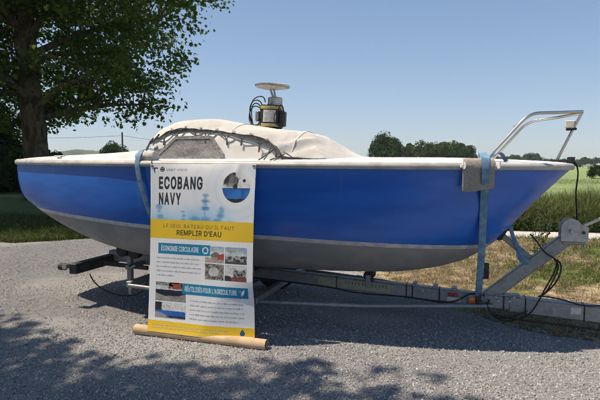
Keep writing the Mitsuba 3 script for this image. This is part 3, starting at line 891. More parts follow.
# folds: drawn-up pleats between the lacing points, and long tension folds from the cabin corner to the deck
edge_w = np.clip((np.abs(Bv) - .55) / .45, 0, 1)[None] ** 1.5
pl = np.sin(PT[..., 0] / .15 * 2 * np.pi) * .0025 * edge_w * (PT[..., 0] < .05)
front = np.clip((PT[..., 0] - (-.15)) / .25, 0, 1)
ang = (PT[..., 1] + 1.2) * 3.0 + (PT[..., 0]) * 5.5
fold = front * .008 * (1 - np.abs(np.sin(ang * 2.2 + 1.3 * meshkit.noise(PT * 2.0, 4)))) ** 1.6 * np.clip(1.2 - PT[..., 0], 0, 1)
soft = (meshkit.fbm(PT * [2.2, 3.0, 1], 3, 8) - .5) * .014
crx, cry = PT[..., 0], np.abs(PT[..., 1])
lx, ly = np.array([.32, .02]), np.array([.34, .75])
ll = math.hypot(lx[1] - lx[0], ly[1] - ly[0])
al_ = ((crx - lx[0]) * (lx[1] - lx[0]) + (cry - ly[0]) * (ly[1] - ly[0])) / ll ** 2
dd_ = ((crx - lx[0]) * (ly[1] - ly[0]) - (cry - ly[0]) * (lx[1] - lx[0])) / ll
fold = fold + (.022 * np.exp(-(dd_ / .035) ** 2) - .022 * np.exp(-((dd_ - .085) / .05) ** 2)) * np.clip(1.25 - np.abs(al_ - .55) * 2, 0, 1)
sag = -.015 * front * np.exp(-((PT[..., 0] - .12) / .13) ** 2) * np.exp(-((np.abs(PT[..., 1]) - .55) / .16) ** 2)
PT = PT + nrm * (pl + fold + soft + sag)[..., None]
badd('canvas_cover__sheet', sheet(PT, .006), 'canvas', True)
tag('canvas_cover', 'cream canvas cover laced down over the cabin roof and foredeck', 'cover')
edge = PT[:, 0]
# lacing: edge cord and a Y of elastic at each eyelet
sel = edge[:, 0] < .14
ec = edge[sel] + [0, -.006, -.003]
badd('canvas_cover__edge_cord', tube(ec, .0050, 6), 'cord', True)
# the cord runs on along the foredeck edge in the shade of the sheet
ec2 = edge[~sel] + [0, -.012, -.004]
badd('canvas_cover__edge_cord', tube(ec2[::2], .0045, 6), 'cord', True)
cs = np.array([-1.19, -1.03, -.86, -.69, -.51, -.33, -.15, .0])
def on_edge(s):
    return np.array([s, float(np.interp(s, edge[:, 0], edge[:, 1])) - .007, float(np.interp(s, edge[:, 0], edge[:, 2]))])
for i, s in enumerate(cs):
    z = on_edge(s)[2]
    dp = .120 + .018 * math.sin(i * 2.3)
    zl = max(z - dp, 1.668)
    tl = lambda zz: -(side_t(s, min(zz, 1.80)) - max(0, min(zz, 1.95) - 1.80) * .25 + .006)
    sh = .022 * math.sin(i * 3.7)
    jn = np.array([s + sh, tl(zl + .052), zl + .052])
    w0, w1 = .082 + .012 * math.sin(i * 1.9), .075 + .02 * math.cos(i * 2.7)
    e0, e1 = on_edge(s - w0), on_edge(s + w1)
    m0, m1 = (e0 + jn) / 2 + [.006, -.006, .012], (e1 + jn) / 2 + [-.006, -.006, .010]
    badd('canvas_cover__lacing_loop', cat_([tube(smooth_path([e0, m0, jn], 8), .0046, 6), tube(smooth_path([e1, m1, jn], 8), .0046, 6), beam(jn, (jn[0] + sh * .4, tl(zl), zl), .016, .010, .003, up=(0, 1, 0))]), 'cord')
for s in cs:
    for w_ in (-.082, .078):
        badd('canvas_cover__eyelet', tube(on_edge(s + w_) + np.stack([.008 * np.cos(np.linspace(0, 6.283, 10)), -.004 + 0 * np.linspace(0, 1, 10), .012 + .008 * np.sin(np.linspace(0, 6.283, 10))], 1), .0026, 5), 'steel_dull')
# sewn seams: a doubled strip across the roof and one along its shoulder
for row in (PT[62], PT[104]):
    up_ = row[4:-4] + [0, 0, .0045]
    badd('canvas_cover__seam', ribbon(up_, .030, (1, 0, -.05), .003), 'canvas', True)
# black straps that draw the aft edge down to the coaming
for (a, b) in (((-1.33, -.75, 1.845), (-1.385, -.77, 1.72)), ((-1.30, -.75, 1.87), (-1.375, -.76, 1.765)), ((-1.22, -.765, 1.905), (-1.30, -.765, 1.83))):
    badd('canvas_cover__aft_strap', beam(a, b, .012, .018, .003, up=(0, 1, 0)), 'cord')
# crossing guy cords from the front corner down to the rail
for (a, b) in (((.03, -.79, 1.77), (-.09, -.93, 1.645)), ((-.06, -.78, 1.83), (.12, -.87, 1.65)), ((.11, -.80, 1.70), (.02, -.93, 1.645)), ((.10, -.80, 1.72), (.22, -.86, 1.65)), ((-.02, -.79, 1.80), (-.03, -.95, 1.645))):
    badd('canvas_cover__guy_cord', tube(limb_path(a, b, np.random.default_rng(3), -.03, 8), .0055, 6), 'cord', True)

# ------------------------------------------------------------------ pump on top of the cover
PB = np.array([-.33, 0.0, 1.998])
def padd(key, mesh, mat, smooth=40):
    m = mesh.copy(); m.apply_transform(trimesh.transformations.rotation_matrix(math.radians(3), (0, 1, 0))); m.apply_translation(PB)
    return badd(key, m, mat, smooth)
padd('water_pump__body', lathe([(.001, 0), (.118, 0), (.126, .008), (.126, .232), (.118, .242), (.001, .242)], 40), 'pump_dark')
for z0 in (.012, .196):
    padd('water_pump__yellow_band', lathe([(.122, z0), (.1295, z0), (.1295, z0 + .032), (.122, z0 + .032)], 40), 'pump_yellow')
aa = np.linspace(-1.95, -.85, 16)
lab = np.stack([np.stack([.1285 * np.cos(aa), .1285 * np.sin(aa), 0 * aa + z], 1) for z in np.linspace(.058, .185, 5)], 0)
padd('water_pump__label', sheet(lab, .002), 'pump_label', True)
for r_ in (.075, .09, .104, .120, .138, .150):
    al = np.linspace(-1.85, -1.85 + .35 + .45 * ((r_ * 1000) % 3) / 2, 8)
    ln = np.stack([np.stack([.1303 * np.cos(al), .1303 * np.sin(al), 0 * al + z], 1) for z in (r_, r_ + .004)], 0)
    padd('water_pump__label__print', sheet(ln, .0008), 'ink_text', True)
padd('water_pump__motor_can', lathe([(.001, .238), (.085, .238), (.085, .252), (.078, .258), (.078, .318), (.066, .328), (.001, .328)], 32).apply_translation((.035, 0, 0)), 'steel_dull')
for x_ in (-.012, .03):
    padd('water_pump__stem', tube([(.02 + x_ * .6, 0, .32), (-.02 + x_, 0, .425)], .011, 10), 'steel_dull')
disc = lathe([(.001, .0), (.05, -.012), (.10, -.006), (.17, .010), (.185, .020), (.186, .027), (.17, .034), (.10, .046), (.001, .052)], 48)
disc.apply_transform(trimesh.transformations.rotation_matrix(math.radians(-2), (0, 1, 0))); disc.apply_translation((-.005, 0, .425))
padd('water_pump__disc', disc, 'white_plate')
padd('water_pump__disc__rim', lathe([(.174, .010), (.188, .015), (.189, .028), (.176, .035)], 48).apply_translation((-.005, 0, .425)), 'steel_dull')
padd('water_pump__bracket', cbox((.05, .11, .16), .01, (.138, -.02, .10)), 'pump_dark')
padd('water_pump__bracket', cbox((.045, .09, .11), .01, (-.142, -.02, .12)), 'steel_dull')
for j, (rx, rz, ox, oz) in enumerate([(.075, .140, -.150, .150), (.062, .118, -.142, .135), (.085, .100, -.138, .120), (.045, .110, .148, .125), (.052, .090, .142, .110)]):
    u_ = np.linspace(0, 2 * np.pi, 48) + .8 * j
    cp = np.stack([ox + rx * np.cos(u_), -.07 - .018 * j + .02 * np.sin(2 * u_ + j), oz + rz * np.sin(u_)], 1)
    padd('water_pump__cable', tube(cp, .0058, 7), 'cable', True)
padd('water_pump__cable', tube(smooth_path([(-.06, -.05, .27), (-.10, -.06, .33), (-.17, -.07, .31), (-.22, -.07, .20), (-.215, -.07, .08), (-.16, -.06, .01)], 30), .0058, 7), 'cable', True)
tag('water_pump', 'black and yellow pump with a metal disc on top, standing on the canvas cover', 'pump')

# ------------------------------------------------------------------ straps and pads
# bow strap over the grey carpet pad
sp = 1.83
def gpt(s, out=0., up=0.):
    return np.array([s, -float(hb(s)) - out, float(zg(s)) + up])
pad = []
for s in np.linspace(1.655, 1.90, 12):
    b_ = float(hb(s)); z_ = float(zg(s)); r = .004 * math.sin(s * 60)
    drop = .195 - .012 * math.sin(s * 17 + 1)
    row = [(s, -b_ + .20, z_ + .058), (s, -b_ + .08, z_ + .062), (s, -b_ + .01, z_ + .058 + r), (s, -b_ - .030, z_ + .045), (s, -b_ - .052, z_ + .012 + r), (s, -b_ - .053, z_ - .035), (s, -b_ - .046 + r, z_ - .10), (s, -b_ - .040 - r, z_ - drop)]
    pad.append(smooth_path(row, 22))
badd('carpet_pad', sheet(np.array(pad), .016), 'carpet', 40)
tag('carpet_pad', 'grey carpet pad folded over the gunwale under the bow strap', 'pad')
path = [gpt(sp, -.95, .10), gpt(sp, -.5, .115), gpt(sp, -.20, .085), gpt(sp, -.02, .078), gpt(sp, .045, .055), gpt(sp, .068, .0), gpt(sp, .066, -.10), (sp + .0, -.60, 1.32), (sp, -.40, .90), (sp - .005, -.22, .55), (sp - .01, -.115, .36)]
k = badd('tie_down_strap__webbing', ribbon(smooth_path(path, 60), .068, (1, .55, 0), .005), 'webbing', True)
badd('tie_down_strap__hook', cat_([beam((sp - .01, -.112, .40), (sp - .01, -.10, .28), .05, .02, .005, up=(0, 1, 0)), beam((sp - .03, -.12, .30), (sp + .03, -.12, .30), .03, .03, .006)]), 'dark_steel')
tag('tie_down_strap', 'blue webbing strap over the bow pad down to the trailer', 'strap')
badd('tie_down_strap__buckle', cbox((.06, .03, .15), .008, (sp + .045, -.20, .62)), 'dark_steel')
# a loose twisted end of the same webbing beside the pulpit foot
badd('tie_down_strap__loose_end', ribbon([(1.86, -.50, 1.655), (1.915, -.515, 1.69), (1.95, -.52, 1.70), (1.98, -.50, 1.67), (2.01, -.47, 1.635)], .045, (.45, -.8, .2), .004, 20), 'webbing', True)
for (s_, dz_) in ((1.655, 0), (1.925, .005)):
    q = gpt(s_, .05, .03 + dz_)
    tr_ = sheet(np.array([[q + [a * .026 * (1 - .2 * b), -.010 * b + .006 * math.sin(a * 4 + s_), -.036 * b + .008 * math.sin(a * 3 + b * 3)] for b in np.linspace(0, 1.2, 5)] for a in np.linspace(-1, 1, 6)]), .003)
    k = badd('torn_tape', tr_, 'tape', 30)
    tag(k, 'torn whitish tape at the ' + ('aft' if s_ < 1.8 else 'forward') + ' edge of the carpet pad', 'tape')
# stern strap over a rolled foam pad
rp = tube([(-1.335, -.945, 1.685), (-1.13, -.965, 1.685)], .052, 24)
badd('foam_roll', rp, 'foam', 40)
tag('foam_roll', 'short pale foam roll lying on the gunwale under the aft strap', 'pad')
ps = -1.285
path = [(ps, -.60, 1.80), (ps, -.78, 1.76), (ps, -.90, 1.752), (ps, -.975, 1.735), (ps, -1.015, 1.69), (ps, -1.042, 1.63), (ps + .01, -1.052, 1.56), (ps + .04, -1.046, 1.40), (ps + .09, -1.03, 1.22), (ps + .15, -1.00, 1.02), (ps + .22, -.92, .78), (ps + .30, -.80, .50), (ps + .32, -.78, .42)]
badd('tie_down_strap_001', ribbon(smooth_path(path, 60), .052, (1, 0, .1), .005), 'webbing', True)
tag('tie_down_strap_001', 'blue webbing strap over the foam roll, running down the hull beside the banner', 'strap')
# bow eye strap to the V arm
badd('bow_eye_strap', cat_([ribbon([(2.095, -.03, 1.03), (2.115, -.055, .93), (2.15, -.07, .85), (2.19, -.06, .78)], .035, (.9, .2, .3), .005, 16), ribbon([(2.19, -.055, .83), (2.175, -.06, .78), (2.20, -.06, .72), (2.25, -.05, .70)], .06, (.8, 0, .6), .005, 14)]), 'webbing', True)
tag('bow_eye_strap', 'short blue strap tying the bow eye to the winch post arm', 'strap')
# black strap from bow roller to winch
badd('winch_strap', ribbon([(2.615, -.02, 1.62), (2.632, -.03, 1.58), (2.632, -.03, 1.40), (2.64, -.03, 1.20), (2.645, -.03, 1.09)], .011, (.8, -.6, 0), .006, 24), 'black_webbing', True)
tag('winch_strap', 'black strap hanging from the bow roller down to the winch', 'strap')

# ------------------------------------------------------------------ the trailer
zsp = lambda s: .385 - .046 * (s)              # centre of the spine, falling towards the coupling
sp_h = .125
k = 'boat_trailer'
tag(k, 'long galvanised boat trailer with a winch post under the blue sailboat', 'trailer')
badd(k + '__spine', beam((-2.45, 0, zsp(-2.45)), (2.25, 0, zsp(2.25)), .10, sp_h, .008), 'galvanised')
badd(k + '__drawbar', beam((2.10, 0, zsp(2.10) - .004), (4.3, 0, zsp(4.3) - .004), .118, sp_h + .018, .008), 'galvanised')
for sgn in (-1, 1):
    badd(k + '__side_brace', tube([(-1.6, sgn * .80, .36), (-.6, sgn * .80, .325), (-.17, sgn * .76, .30), (.8, sgn * .535, .285), (1.95, sgn * .07, .26)], .021, 10), 'galvanised', True)
    badd(k + '__side_brace__collar', tube([(.50, sgn * .607, .292), (.56, sgn * .593, .291)], .026, 12), 'galvanised')
badd(k + '__cross_beam', beam((-2.42, -.68, .455), (-2.42, .68, .455), .10, .115, .008), 'dark_steel')
badd(k + '__cross_beam', beam((-.20, -.80, .315), (-.20, .80, .315), .06, .06, .006), 'galvanised')
badd(k + '__axle', beam((-.60, -.80, .285), (-.60, .80, .285), .06, .06, .006), 'dark_steel')
badd(k + '__cross_beam', beam((-1.6, -.80, .37), (-1.6, .80, .37), .06, .06, .006), 'galvanised')
for sgn in (-1, 1):
    c = np.array([-.60, sgn * .88, .285])
    rot = trimesh.transformations.rotation_matrix(np.pi / 2, (1, 0, 0))
    ty = lathe([(.165, -.075), (.235, -.085), (.268, -.07), (.278, -.04), (.278, .04), (.268, .07), (.235, .085), (.165, .075)], 48)
    kk_ = badd(k + '__wheel', ty.apply_transform(rot).apply_translation(c), 'tyre', 35)
    rim = lathe([(.001, -.03), (.06, -.035), (.13, -.02), (.165, -.06), (.172, -.06), (.172, .06), (.165, .06), (.13, .02), (.06, .035), (.001, .03)], 40)
    badd(kk_ + '__rim', rim.apply_transform(rot).apply_translation(c), 'steel_dull', 35)
    an = np.linspace(.15, np.pi - .15, 22)
    md = np.stack([np.stack([-.60 + .335 * np.cos(an), 0 * an + sgn * .88 + w_, .285 + .335 * np.sin(an)], 1) for w_ in (-.115, 0, .115)], 1)
    badd(k + '__mudguard', sheet(md, .006), 'dark_steel', 40)
def roller(s, t, z, r=.045, w=.16, mat='rubber'):
    rot = trimesh.transformations.rotation_matrix(np.pi / 2, (1, 0, 0))
    m = lathe([(.001, -w / 2), (r * 1.15, -w / 2), (r * 1.15, -w / 2 + .02), (r * .8, -.01), (r * .8, .01), (r * 1.15, w / 2 - .02), (r * 1.15, w / 2), (.001, w / 2)], 24)
    return m.apply_transform(rot).apply_translation((s, t, z))
for s, zc_ in ((.76, .470), (-.52, .480), (-1.5, .525), (1.62, .49)):
    if s < 1.5:
        kr = badd(k + '__keel_roller', roller(s, 0, zc_, .045 if s > 0 else .042), 'rubber', 40)
        for sgn in (-1, 1):
            badd(kr + '__bracket', beam((s, sgn * .095, zsp(s)), (s, sgn * .095, zc_ + .01), .05, .008, .002, up=(0, 1, 0)), 'galvanised')
# aft support legs with a side roller under the bilge, and the prop stand
for sgn in (-1, 1):
    kp = badd(k + '__support_post', beam((-1.95, sgn * .30, .20), (-1.95, sgn * .30, .635), .055, .055, .005, up=(1, 0, 0)), 'galvanised')
    badd(kp + '__foot', beam((-1.95, sgn * .30, .115), (-1.95, sgn * .30, .26), .040, .040, .004, up=(1, 0, 0)), 'steel_dull')
    rr_ = lathe([(.001, -.05), (.062, -.05), (.072, -.04), (.072, .04), (.062, .05), (.001, .05)], 28).apply_transform(trimesh.transformations.rotation_matrix(np.pi / 2, (1, 0, 0)))
    badd(kp + '__roller', rr_.copy().apply_translation((-2.01, sgn * .33, .632)), 'rubber', 35)
    badd(kp + '__roller', rr_.copy().apply_translation((-1.85, sgn * .33, .615)), 'rubber', 35)
    badd(kp + '__bracket', cbox((.22, .03, .05), .006, (-1.93, sgn * .33, .59)), 'dark_steel')
badd(k + '__cross_beam', beam((-1.95, -.36, .44), (-1.95, .36, .44), .05, .05, .005), 'galvanised')
badd(k + '__side_arm', beam((-2.30, -.30, .455), (-1.70, -.32, .44), .035, .045, .005), 'dark_steel')
badd(k + '__side_arm', beam((-1.92, -.33, .43), (-1.84, -.33, .47), .06, .03, .005), 'galvanised')
# rollers at the outer end of the rear beam
for sgn in (-1, 1):
    badd(k + '__end_roller', trimesh.creation.cylinder(.040, .07, sections=20).apply_transform(trimesh.transformations.rotation_matrix(np.pi / 2, (0, 1, 0))).apply_translation((-2.53, sgn * .70, .48)), 'rubber', 35)
    badd(k + '__end_roller', trimesh.creation.cylinder(.030, .06, sections=20).apply_transform(trimesh.transformations.rotation_matrix(np.pi / 2, (1, 0, 0))).apply_translation((-2.47, sgn * .72, .49)), 'steel_dull', 35)
# clamps, tape, plates and the side reflector on the spine
for s in (1.22, 1.42, 1.60):
    badd(k + '__clamp', cbox((.05, .13, .03), .006, (s, 0, zsp(s) + sp_h / 2 + .012)), 'galvanised')
tp = beam((.22, -.0525, zsp(.22)), (.98, -.0525, zsp(.98)), .003, .085, .001)
kt = badd(k + '__marker_tape', tp, 'worn_yellow')
tag(kt, label='worn yellowish marker tape on the spine')
tk = [cbox((.006, .003, .03), .001, (s, -.0548, zsp(s) + .018)) for s in np.linspace(.52, .94, 13)]
badd(kt + '__tick', cat_(tk), 'ink_dark'); tag(kt + '__tick', kind='stuff')
badd(k + '__number_plate', cbox((.135, .006, .045), .002, (1.60, -.0545, zsp(1.60) - .025)), 'white_plate')
badd(k + '__red_reflector', cbox((.09, .012, .036), .004, (1.59, -.055, zsp(1.60) + .025)), 'red_lens')
badd(k + '__reflector_bracket', cbox((.15, .006, .125), .006, (1.80, -.062, zsp(1.80) - .012)), 'galvanised')
rf = lathe([(.001, 0), (.040, 0), (.040, .008), (.034, .013), (.001, .015)], 28).apply_transform(trimesh.transformations.rotation_matrix(np.pi / 2, (1, 0, 0)))
ko = badd(k + '__side_reflector', rf.apply_translation((1.775, -.066, zsp(1.775) - .010)), 'orange_lens', 40)
tag(ko, label='round orange side reflector')
for s in (.42, 1.14, 1.20, 1.46, 2.05, 2.24, 2.73):
    hh_ = sp_h + (.028 if s > 2.1 else .012)
    badd(k + '__tie_band', cbox((.012, .128 if s > 2.1 else .112, hh_), .003, (s, 0, zsp(s) - (.004 if s > 2.1 else 0))), 'cable')
badd(k + '__maker_label', cbox((.085, .003, .065), .001, (2.66, -.0615, zsp(2.66) + .012)), 'white_plate')
# winch post and its arm with the rubber bow stop
badd(k + '__winch_post', beam((1.90, 0, .325), (2.575, 0, .925), .075, .118, .008), 'galvanised')
badd(k + '__post_bracket', cbox((.22, .10, .02), .005, (2.08, 0, zsp(2.08) + sp_h / 2 + .012)), 'galvanised')
badd(k + '__stop_arm', beam((2.03, 0, .925), (2.36, 0, .655), .05, .055, .006), 'galvanised')
bs = cat_([cbox((.075, .05, .13), .012).apply_transform(frame((2.005, sgn * .045, .955), (1, sgn * .8, -.8))) for sgn in (-1, 1)])
badd(k + '__bow_stop', bs, 'rubber')
# winch: two cheek plates with a rounded top, drum, bolts and a crank
ck = sg.Polygon([(2.515, .915), (2.735, .915), (2.735, 1.045), (2.69, 1.055)] + [(2.60 + .085 * math.cos(a), 1.03 + .085 * math.sin(a)) for a in np.linspace(.55, math.pi, 16)] + [(2.515, .93)])
for t_ in (-.075, .065):
    cm = extrude(ck.buffer(-.006).buffer(.006), .006)
    cm.apply_transform(np.array([[1, 0, 0, 0], [0, 0, 1, t_], [0, 1, 0, 0], [0, 0, 0, 1.0]])); cm.invert()
    kw = badd(k + '__winch_cheek', cm, 'cream_plate')
    badd(kw + '__edge', cbox((.215, .018, .008), .002, (2.625, t_ + .003 + (.008 if t_ < 0 else -.008), .913)), 'cream_plate')
rotx = trimesh.transformations.rotation_matrix(np.pi / 2, (1, 0, 0))
badd(k + '__winch_drum', trimesh.creation.cylinder(.055, .125, sections=24).apply_transform(rotx).apply_translation((2.60, 0, 1.03)), 'black_webbing', 40)
badd(k + '__winch_bolt', cat_([trimesh.creation.cylinder(.017, .03, sections=6).apply_transform(rotx).apply_translation((2.595, -.088, 1.005)), trimesh.creation.cylinder(.010, .05, sections=12).apply_transform(rotx).apply_translation((2.595, -.095, 1.005))]), 'steel_dull')
badd(k + '__winch_bolt', trimesh.creation.cylinder(.014, .02, sections=6).apply_transform(rotx).apply_translation((2.695, -.084, .995)), 'dark_steel')
badd(k + '__winch_base', cbox((.19, .10, .03), .005, (2.63, 0, .893)), 'galvanised')
badd(k + '__winch_base__bolt', trimesh.creation.cylinder(.010, .05, sections=6).apply_translation((2.715, -.03, .885)), 'steel_dull')
badd(k + '__winch_crank', cat_([beam((2.70, .105, 1.02), (2.99, .115, 1.17), .012, .028, .004), tube([(2.985, .11, 1.165), (2.985, .21, 1.165)], .016, 12)]), 'steel_dull')
# coupling head and jockey wheel beyond the edge of the picture
badd(k + '__coupling', cat_([cbox((.24, .09, .08), .02, (4.38, 0, zsp(4.3))), lathe([(.001, -.03), (.05, -.03), (.045, .04), (.001, .055)], 20).apply_translation((4.48, 0, zsp(4.4)))]), 'dark_steel')
kj = badd(k + '__jockey_wheel', cat_([tube([(3.75, -.13, .10), (3.75, -.13, .55)], .024, 14), beam((3.75, -.13, zsp(3.75)), (3.75, 0, zsp(3.75)), .06, .06)]), 'steel_dull')
badd(kj + '__tyre', lathe([(.02, -.03), (.085, -.035), (.10, -.02), (.10, .02), (.085, .035), (.02, .03)], 28).apply_transform(rotx).apply_translation((3.75, -.13, .105)), 'rubber', 40)
for s, z_ in ((1.98, .36), (2.10, .33), (2.00, .325), (2.14, .365)):
    badd(k + '__bolt', trimesh.creation.cylinder(.011, .016, sections=6).apply_transform(rotx).apply_translation((s, -.066, z_ - .01)), 'steel_dull')
for s in (-2.3, -1.6, -.2, .1, 1.0, 1.30):
    badd(k + '__bolt', trimesh.creation.cylinder(.011, .016, sections=6).apply_transform(rotx).apply_translation((s, -.056, zsp(s) + .03)), 'steel_dull')
# wiring: cable down the post, slack loops and the run below the drawbar
def wire(pts, r=.007, n=50):
    return badd(k + '__cable', tube(smooth_path(pts, n), r, 7), 'cable', True)
wire([(2.26, -.05, .96), (2.34, -.075, .86), (2.42, -.08, .775), (2.475, -.10, .74), (2.47, -.13, .66), (2.40, -.14, .50), (2.33, -.14, .34), (2.27, -.14, .24), (2.14, -.14, .16), (2.02, -.13, .15), (1.94, -.10, .20), (1.92, -.08, .32)])
wire([(2.475, -.10, .74), (2.505, -.12, .72), (2.51, -.13, .63), (2.46, -.14, .52), (2.38, -.12, .42), (2.345, -.08, .385)])
wire([(2.46, -.09, .745), (2.49, -.13, .70), (2.46, -.14, .58), (2.41, -.14, .47), (2.36, -.12, .40)])
wire([(1.90, -.09, .30), (1.93, -.12, .22), (2.0, -.13, .17), (2.12, -.13, .19), (2.25, -.10, .245)])
wire([(2.35, -.08, .39), (2.45, -.055, .382), (2.58, -.062, .36), (2.70, -.075, .335), (2.80, -.07, .335), (3.0, -.06, .33)])
wire([(1.98, -.10, .185), (2.2, -.10, .155), (2.5, -.10, .145), (2.8, -.10, .13), (3.1, -.10, .12), (3.6, -.08, .13)], .008)
wire([(.42, -.06, zsp(.42) - .055), (.8, -.065, zsp(.8) - .07), (1.14, -.065, zsp(1.14) - .055), (1.46, -.066, zsp(1.46) - .06), (1.62, -.07, zsp(1.6) - .03), (1.72, -.075, zsp(1.72) + .04), (1.88, -.07, zsp(1.88) + .05)])
wire([(-.9, -.06, zsp(-.9) - .03), (-.3, -.062, zsp(-.3) - .05), (.1, -.062, zsp(.1) - .05), (.42, -.06, zsp(.42) - .058)])
wire([(-2.30, -.55, .38), (-2.20, -.50, .22), (-2.0, -.42, .13), (-1.8, -.40, .15), (-1.62, -.45, .34)])

# ------------------------------------------------------------------ the banner
BT = -1.118
BS0, BS1, BZ0, BZ1 = -1.085, -.035, .075, 1.607
def banner_point(u, v, lift=0.0):
    """u along the boat, v down; a hanging sheet with soft waves, its foot rolled round the tube"""
    u, v = np.asarray(u, float), np.asarray(v, float)
    s = BS0 + (BS1 - BS0) * u + .010 * (1 - 2 * u) * np.sin(v * 3.1) 
    z = BZ1 + (BZ0 - BZ1) * v
    t = BT - .100 * v + .007 * np.sin(u * 5.2 + 1.5 * v) * (v * (1.3 - v)) + .008 * np.sin(u * 11 + 4 * v) * v * (1 - v)
    cr = np.exp(-((u - .96) ** 2 + (v - .02) ** 2) / .02)
    t = t - .005 * np.exp(-((u - .82 + .5 * (v - .06)) / .035) ** 2) * np.exp(-(v / .13) ** 2) + .008 * cr
    t = t + .022 * np.exp(-v / .05) * (np.sin(np.pi * np.clip(u, 0, 1))) 
    t = t - .012 * np.clip((v - .90) / .10, 0, 1) ** 2
    dg = ((u - .70) * 1.05 + (v - .74) * .95 * 1.45 * .62) / 1.25          # the lower right corner hangs turned away past a diagonal crease
    dg = np.maximum(dg, 0)
    t = t + .16 * dg ** 2 / (dg + .05) * np.clip((v - .66) / .12, 0, 1)
    return np.stack([s, t - lift, z], -1)
uu, vv = np.meshgrid(np.linspace(0, 1, 120), np.linspace(0, 1, 170), indexing='ij')
badd('banner__sheet', sheet(banner_point(uu, vv), .0012), 'vinyl', True)
tag('banner', 'tall printed banner hanging from the gunwale against the hull', 'banner')
BW, BH = BS1 - BS0, BZ1 - BZ0
def printed(key, polys, mat, lift, parts=True, size=.022):
    """flat print: polygons in (u, v) laid on the sheet"""
    ms = []
    for p in polys:
        for q in getattr(p, 'geoms', [p]):
            if q.is_empty or q.area < 1e-9:
                continue
            # in metres (x right, y up)
            q2 = sg.Polygon([(a * BW, -b * BH) for a, b in q.exterior.coords], [[(a * BW, -b * BH) for a, b in r.coords] for r in q.interiors])
            q2 = q2.buffer(0)
            for q3 in getattr(q2, 'geoms', [q2]):
                v, f = trimesh.creation.triangulate_polygon(q3, engine='earcut')
                m = TM(np.c_[v, 0 * v[:, 0]], f)
                m = m.subdivide_to_size(size) if max(q3.bounds[2] - q3.bounds[0], q3.bounds[3] - q3.bounds[1]) > size else m
                ms.append(m)
    m = cat_(ms)
    v = np.array(m.vertices)
    u_, v_ = v[:, 0] / BW, -v[:, 1] / BH
    P = banner_point(u_, v_, .0009 + lift * 1.2)
    return badd(key, TM(P, m.faces), mat, uv=np.stack([u_, v_], 1))
def rect(u0, v0, u1, v1):
    return sg.box(u0, v0, u1, v1)
GLYPH = {}
def glyph(ch, bold, heavy):
    if (ch, bold, heavy) not in GLYPH:
        m = meshkit.text_mesh(ch, 1.0, .01, bold)
        tri = m.triangles[(m.face_normals[:, 2] > .9)]
        GLYPH[ch, bold, heavy] = shapely.union_all([sg.Polygon(t[:, :2]).buffer(.0005) for t in tri]).simplify(.006).buffer(heavy, join_style=2)
    return GLYPH[ch, bold, heavy]
def text(key, s, u0, u1, vb, cap, mat, lift, bold=True, heavy=0.0, gap=.15):
    """text whose baseline stands at v = vb, fitted between u0 and u1, capitals cap tall (in v); one entry per word"""
    x, words_ = 0.0, [[]]
    for ch in s:
        if ch == ' ':
            x += .42
            words_.append([])
            continue
        q = glyph(ch, bold, heavy)
        x0, _, x1, _ = q.bounds
        words_[-1].append(shapely.affinity.translate(q, x - x0, 0))
        x += x1 - x0 + gap
    kx = (u1 - u0) / (x - gap)
    out = []
    for w_ in words_:
        q = [shapely.affinity.affine_transform(p, [kx, 0, 0, -cap, u0, vb]) for p in w_]
        out.append(printed(key, q, mat, lift, size=.03))
    return out
import shapely.affinity

# watermark: pale rings and blue flower spikes, as print on the upper white field
def upper_print(p, n, uv):
    u, v = uv.x, uv.y * (BH / BW)                 # square units
    base = mi.Color3f(.78, .79, .81)
    du, dv = u - .83, v - .195
    r = dr.sqrt(du * du + dv * dv) + .012 * fbm(u * 22, v * 22, 0, 2)
    ring = dr.maximum(smoothstep(.03, 0, dr.abs(r - .20)) * .55, dr.maximum(smoothstep(.02, 0, dr.abs(r - .27)) * .5, smoothstep(.04, 0, dr.abs(r - .40)) * .35))
    c = mix(base, (.60, .70, .80), ring)
    c = mix(c, (.66, .73, .80), smoothstep(.03, .0, dr.abs(r - .235)) * .35)
    # a lavender spike in tiers, and blurred heads along the foot
    tot = mi.Float(0)
    wob = .012 * (fbm(u * 60, v * 60, 4.0, 2) - .5)
    for (a, b, ra, rb, k) in ((.545, .262, .024, .014, .8), (.545, .285, .016, .012, .6), (.545, .312, .033, .015, .9), (.545, .340, .022, .015, .6), (.545, .372, .036, .018, 1.0), (.545, .43, .006, .05, .6),
                              (.09, .37, .030, .020, .75), (.09, .40, .018, .02, .5), (.10, .455, .030, .022, .7), (.15, .49, .028, .016, .9), (.33, .405, .016, .010, .6), (.335, .44, .016, .013, .7), (.33, .475, .020, .013, .6),
                              (.70, .39, .025, .03, .6), (.69, .43, .032, .025, .7), (.66, .475, .04, .022, .8), (.45, .47, .05, .025, .7), (.55, .475, .05, .025, .7), (.78, .485, .04, .014, .5), (.22, .49, .03, .014, .4)):
        q = dr.square((u - a + wob) / ra) + dr.square((v - b + wob) / rb)
        tot = dr.maximum(tot, (.25 + .75 * k) * dr.exp(-q * q * .5))
    wash = smoothstep(.28, .52, v + .10 * fbm(u * 7, v * 7, 1.0, 3) - .05) * smoothstep(.95, .55, u)
    fl = mix((.16, .42, .66), (.05, .22, .44), fbm(u * 26, v * 26, 3.0, 3))
    c = mix(c, (.28, .56, .80), wash * .9)
    return mix(c, fl, tot)
pr('upper_print_mat', proc(upper_print), .33)
printed('banner__watermark', [rect(.004, .006, .996, .331)], 'upper_print_mat', 0.0)
text('banner__title', 'ECOBANG', .085, .515, .1435, .0665, 'ink_dark', .0006, heavy=.035, gap=.20)
text('banner__title', 'NAVY', .085, .305, .2365, .0645, 'ink_dark', .0006, heavy=.035, gap=.20)
